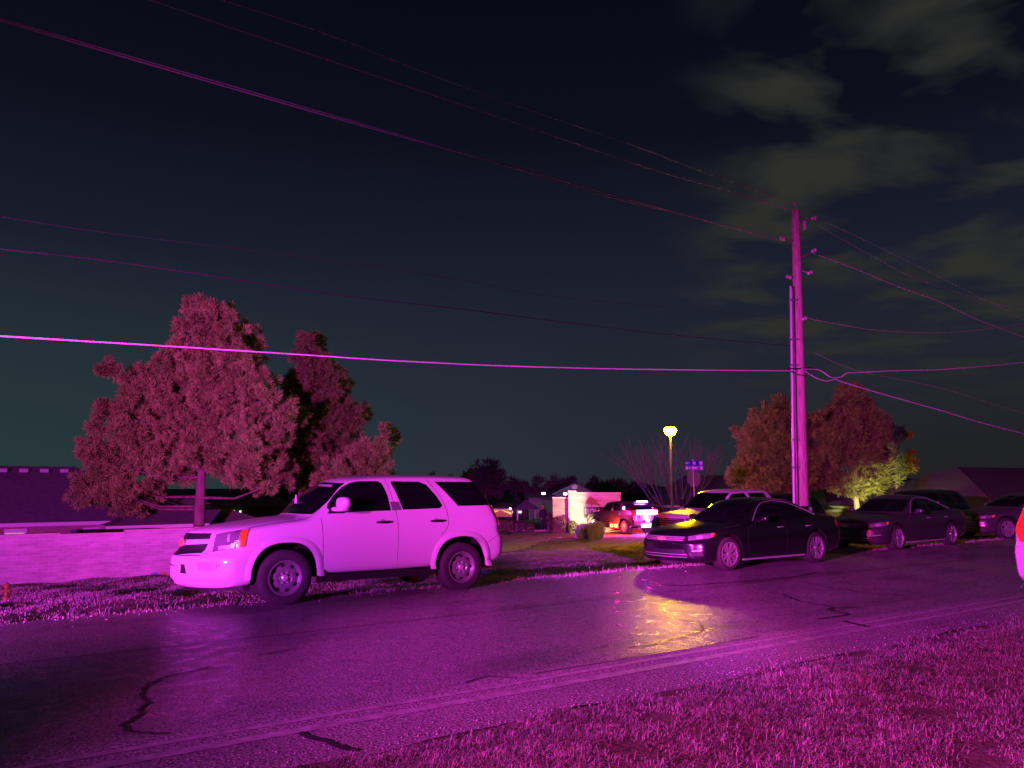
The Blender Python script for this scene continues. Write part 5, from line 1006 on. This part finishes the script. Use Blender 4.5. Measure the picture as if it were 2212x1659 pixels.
w = bpy.data.worlds.new('World'); SC.world = w; w.use_nodes = True; nt = w.node_tree; N = nt.nodes.new; Lk = nt.links.new; bg = nt.nodes['Background']
tc = N('ShaderNodeTexCoord'); sx = N('ShaderNodeSeparateXYZ'); Lk(tc.outputs['Generated'], sx.inputs[0])
cr = N('ShaderNodeValToRGB'); E_ = cr.color_ramp.elements; E_[0].position = 0; E_[0].color = (.024, .028, .041, 1); E_[1].position = .62; E_[1].color = (.0020, .0022, .0065, 1)
for ps, c in ((.08, (.019, .025, .039, 1)), (.22, (.0125, .016, .031, 1)), (.42, (.0042, .0050, .0125, 1))): e = E_.new(ps); e.color = c
Lk(sx.outputs['Z'], cr.inputs[0])
# greener towards the left horizon (town glow), warmer grey to the right
gl = N('ShaderNodeMapRange'); gl.inputs['From Min'].default_value = .1; gl.inputs['From Max'].default_value = -.6; Lk(sx.outputs['X'], gl.inputs[0])
gz2 = N('ShaderNodeMapRange'); gz2.inputs['From Min'].default_value = .28; gz2.inputs['From Max'].default_value = .0; Lk(sx.outputs['Z'], gz2.inputs[0])
gm = N('ShaderNodeMath'); gm.operation = 'MULTIPLY'; Lk(gl.outputs[0], gm.inputs[0]); Lk(gz2.outputs[0], gm.inputs[1])
mx = N('ShaderNodeMix'); mx.data_type = 'RGBA'; Lk(gm.outputs[0], mx.inputs[0]); Lk(cr.outputs[0], mx.inputs[6]); mx.inputs[7].default_value = (.020, .041, .043, 1)
gr = N('ShaderNodeMapRange'); gr.inputs['From Min'].default_value = .0; gr.inputs['From Max'].default_value = .5; Lk(sx.outputs['X'], gr.inputs[0])
gm2 = N('ShaderNodeMath'); gm2.operation = 'MULTIPLY'; Lk(gr.outputs[0], gm2.inputs[0]); Lk(gz2.outputs[0], gm2.inputs[1])
mx2 = N('ShaderNodeMix'); mx2.data_type = 'RGBA'; Lk(gm2.outputs[0], mx2.inputs[0]); Lk(mx.outputs[2], mx2.inputs[6]); mx2.inputs[7].default_value = (.014, .014, .016, 1)
# clouds on a plane overhead
zc = N('ShaderNodeMath'); zc.operation = 'MAXIMUM'; zc.inputs[1].default_value = .04; Lk(sx.outputs['Z'], zc.inputs[0]); za = N('ShaderNodeMath'); za.operation = 'ADD'; za.inputs[1].default_value = .12; Lk(zc.outputs[0], za.inputs[0])
cx_ = N('ShaderNodeMath'); cx_.operation = 'DIVIDE'; Lk(sx.outputs['X'], cx_.inputs[0]); Lk(za.outputs[0], cx_.inputs[1]); cy_ = N('ShaderNodeMath'); cy_.operation = 'DIVIDE'; Lk(sx.outputs['Y'], cy_.inputs[0]); Lk(za.outputs[0], cy_.inputs[1])
cc = N('ShaderNodeCombineXYZ'); Lk(cx_.outputs[0], cc.inputs[0]); Lk(cy_.outputs[0], cc.inputs[1])
mp = N('ShaderNodeMapping'); mp.inputs['Rotation'].default_value = (0, 0, R_(-32)); mp.inputs['Scale'].default_value = (1.0, 1.35, 1); mp.inputs['Location'].default_value = (1.0, 4.9, 0); Lk(cc.outputs[0], mp.inputs[0])
nz = N('ShaderNodeTexNoise'); nz.inputs['Scale'].default_value = 2.5; nz.inputs['Detail'].default_value = 4.5; nz.inputs['Roughness'].default_value = .52; nz.inputs['Distortion'].default_value = .25; Lk(mp.outputs[0], nz.inputs['Vector'])
cr2 = N('ShaderNodeValToRGB'); cr2.color_ramp.elements[0].position = .46; cr2.color_ramp.elements[1].position = .62; Lk(nz.outputs[0], cr2.inputs[0])
mk1 = N('ShaderNodeMapRange'); mk1.interpolation_type = 'SMOOTHSTEP'; mk1.inputs['From Min'].default_value = .17; mk1.inputs['From Max'].default_value = .32; Lk(sx.outputs['X'], mk1.inputs[0])
mk2 = N('ShaderNodeMapRange'); mk2.interpolation_type = 'SMOOTHSTEP'; mk2.inputs['From Min'].default_value = .05; mk2.inputs['From Max'].default_value = .22; Lk(sx.outputs['Z'], mk2.inputs[0])
m1 = N('ShaderNodeMath'); m1.operation = 'MULTIPLY'; Lk(cr2.outputs[0], m1.inputs[0]); Lk(mk1.outputs[0], m1.inputs[1]); m2 = N('ShaderNodeMath'); m2.operation = 'MULTIPLY'; Lk(m1.outputs[0], m2.inputs[0]); Lk(mk2.outputs[0], m2.inputs[1])
mx3 = N('ShaderNodeMix'); mx3.data_type = 'RGBA'; Lk(m2.outputs[0], mx3.inputs[0]); Lk(mx2.outputs[2], mx3.inputs[6]); mx3.inputs[7].default_value = (.0265, .0275, .024, 1)
Lk(mx3.outputs[2], bg.inputs[0]); bg.inputs[1].default_value = 1.0
# ------------------------------------------------------------------ render settings
SC.render.engine = 'CYCLES'; SC.view_settings.view_transform = 'Standard'; SC.view_settings.look = 'None'; SC.view_settings.exposure = 0; SC.view_settings.gamma = 1
SC.cycles.use_denoising = True
try: SC.cycles.denoiser = 'OPENIMAGEDENOISE'
except Exception: pass
SC.cycles.max_bounces = 5; SC.cycles.diffuse_bounces = 2; SC.cycles.glossy_bounces = 3; SC.cycles.sample_clamp_indirect = 3; SC.cycles.sample_clamp_direct = 0
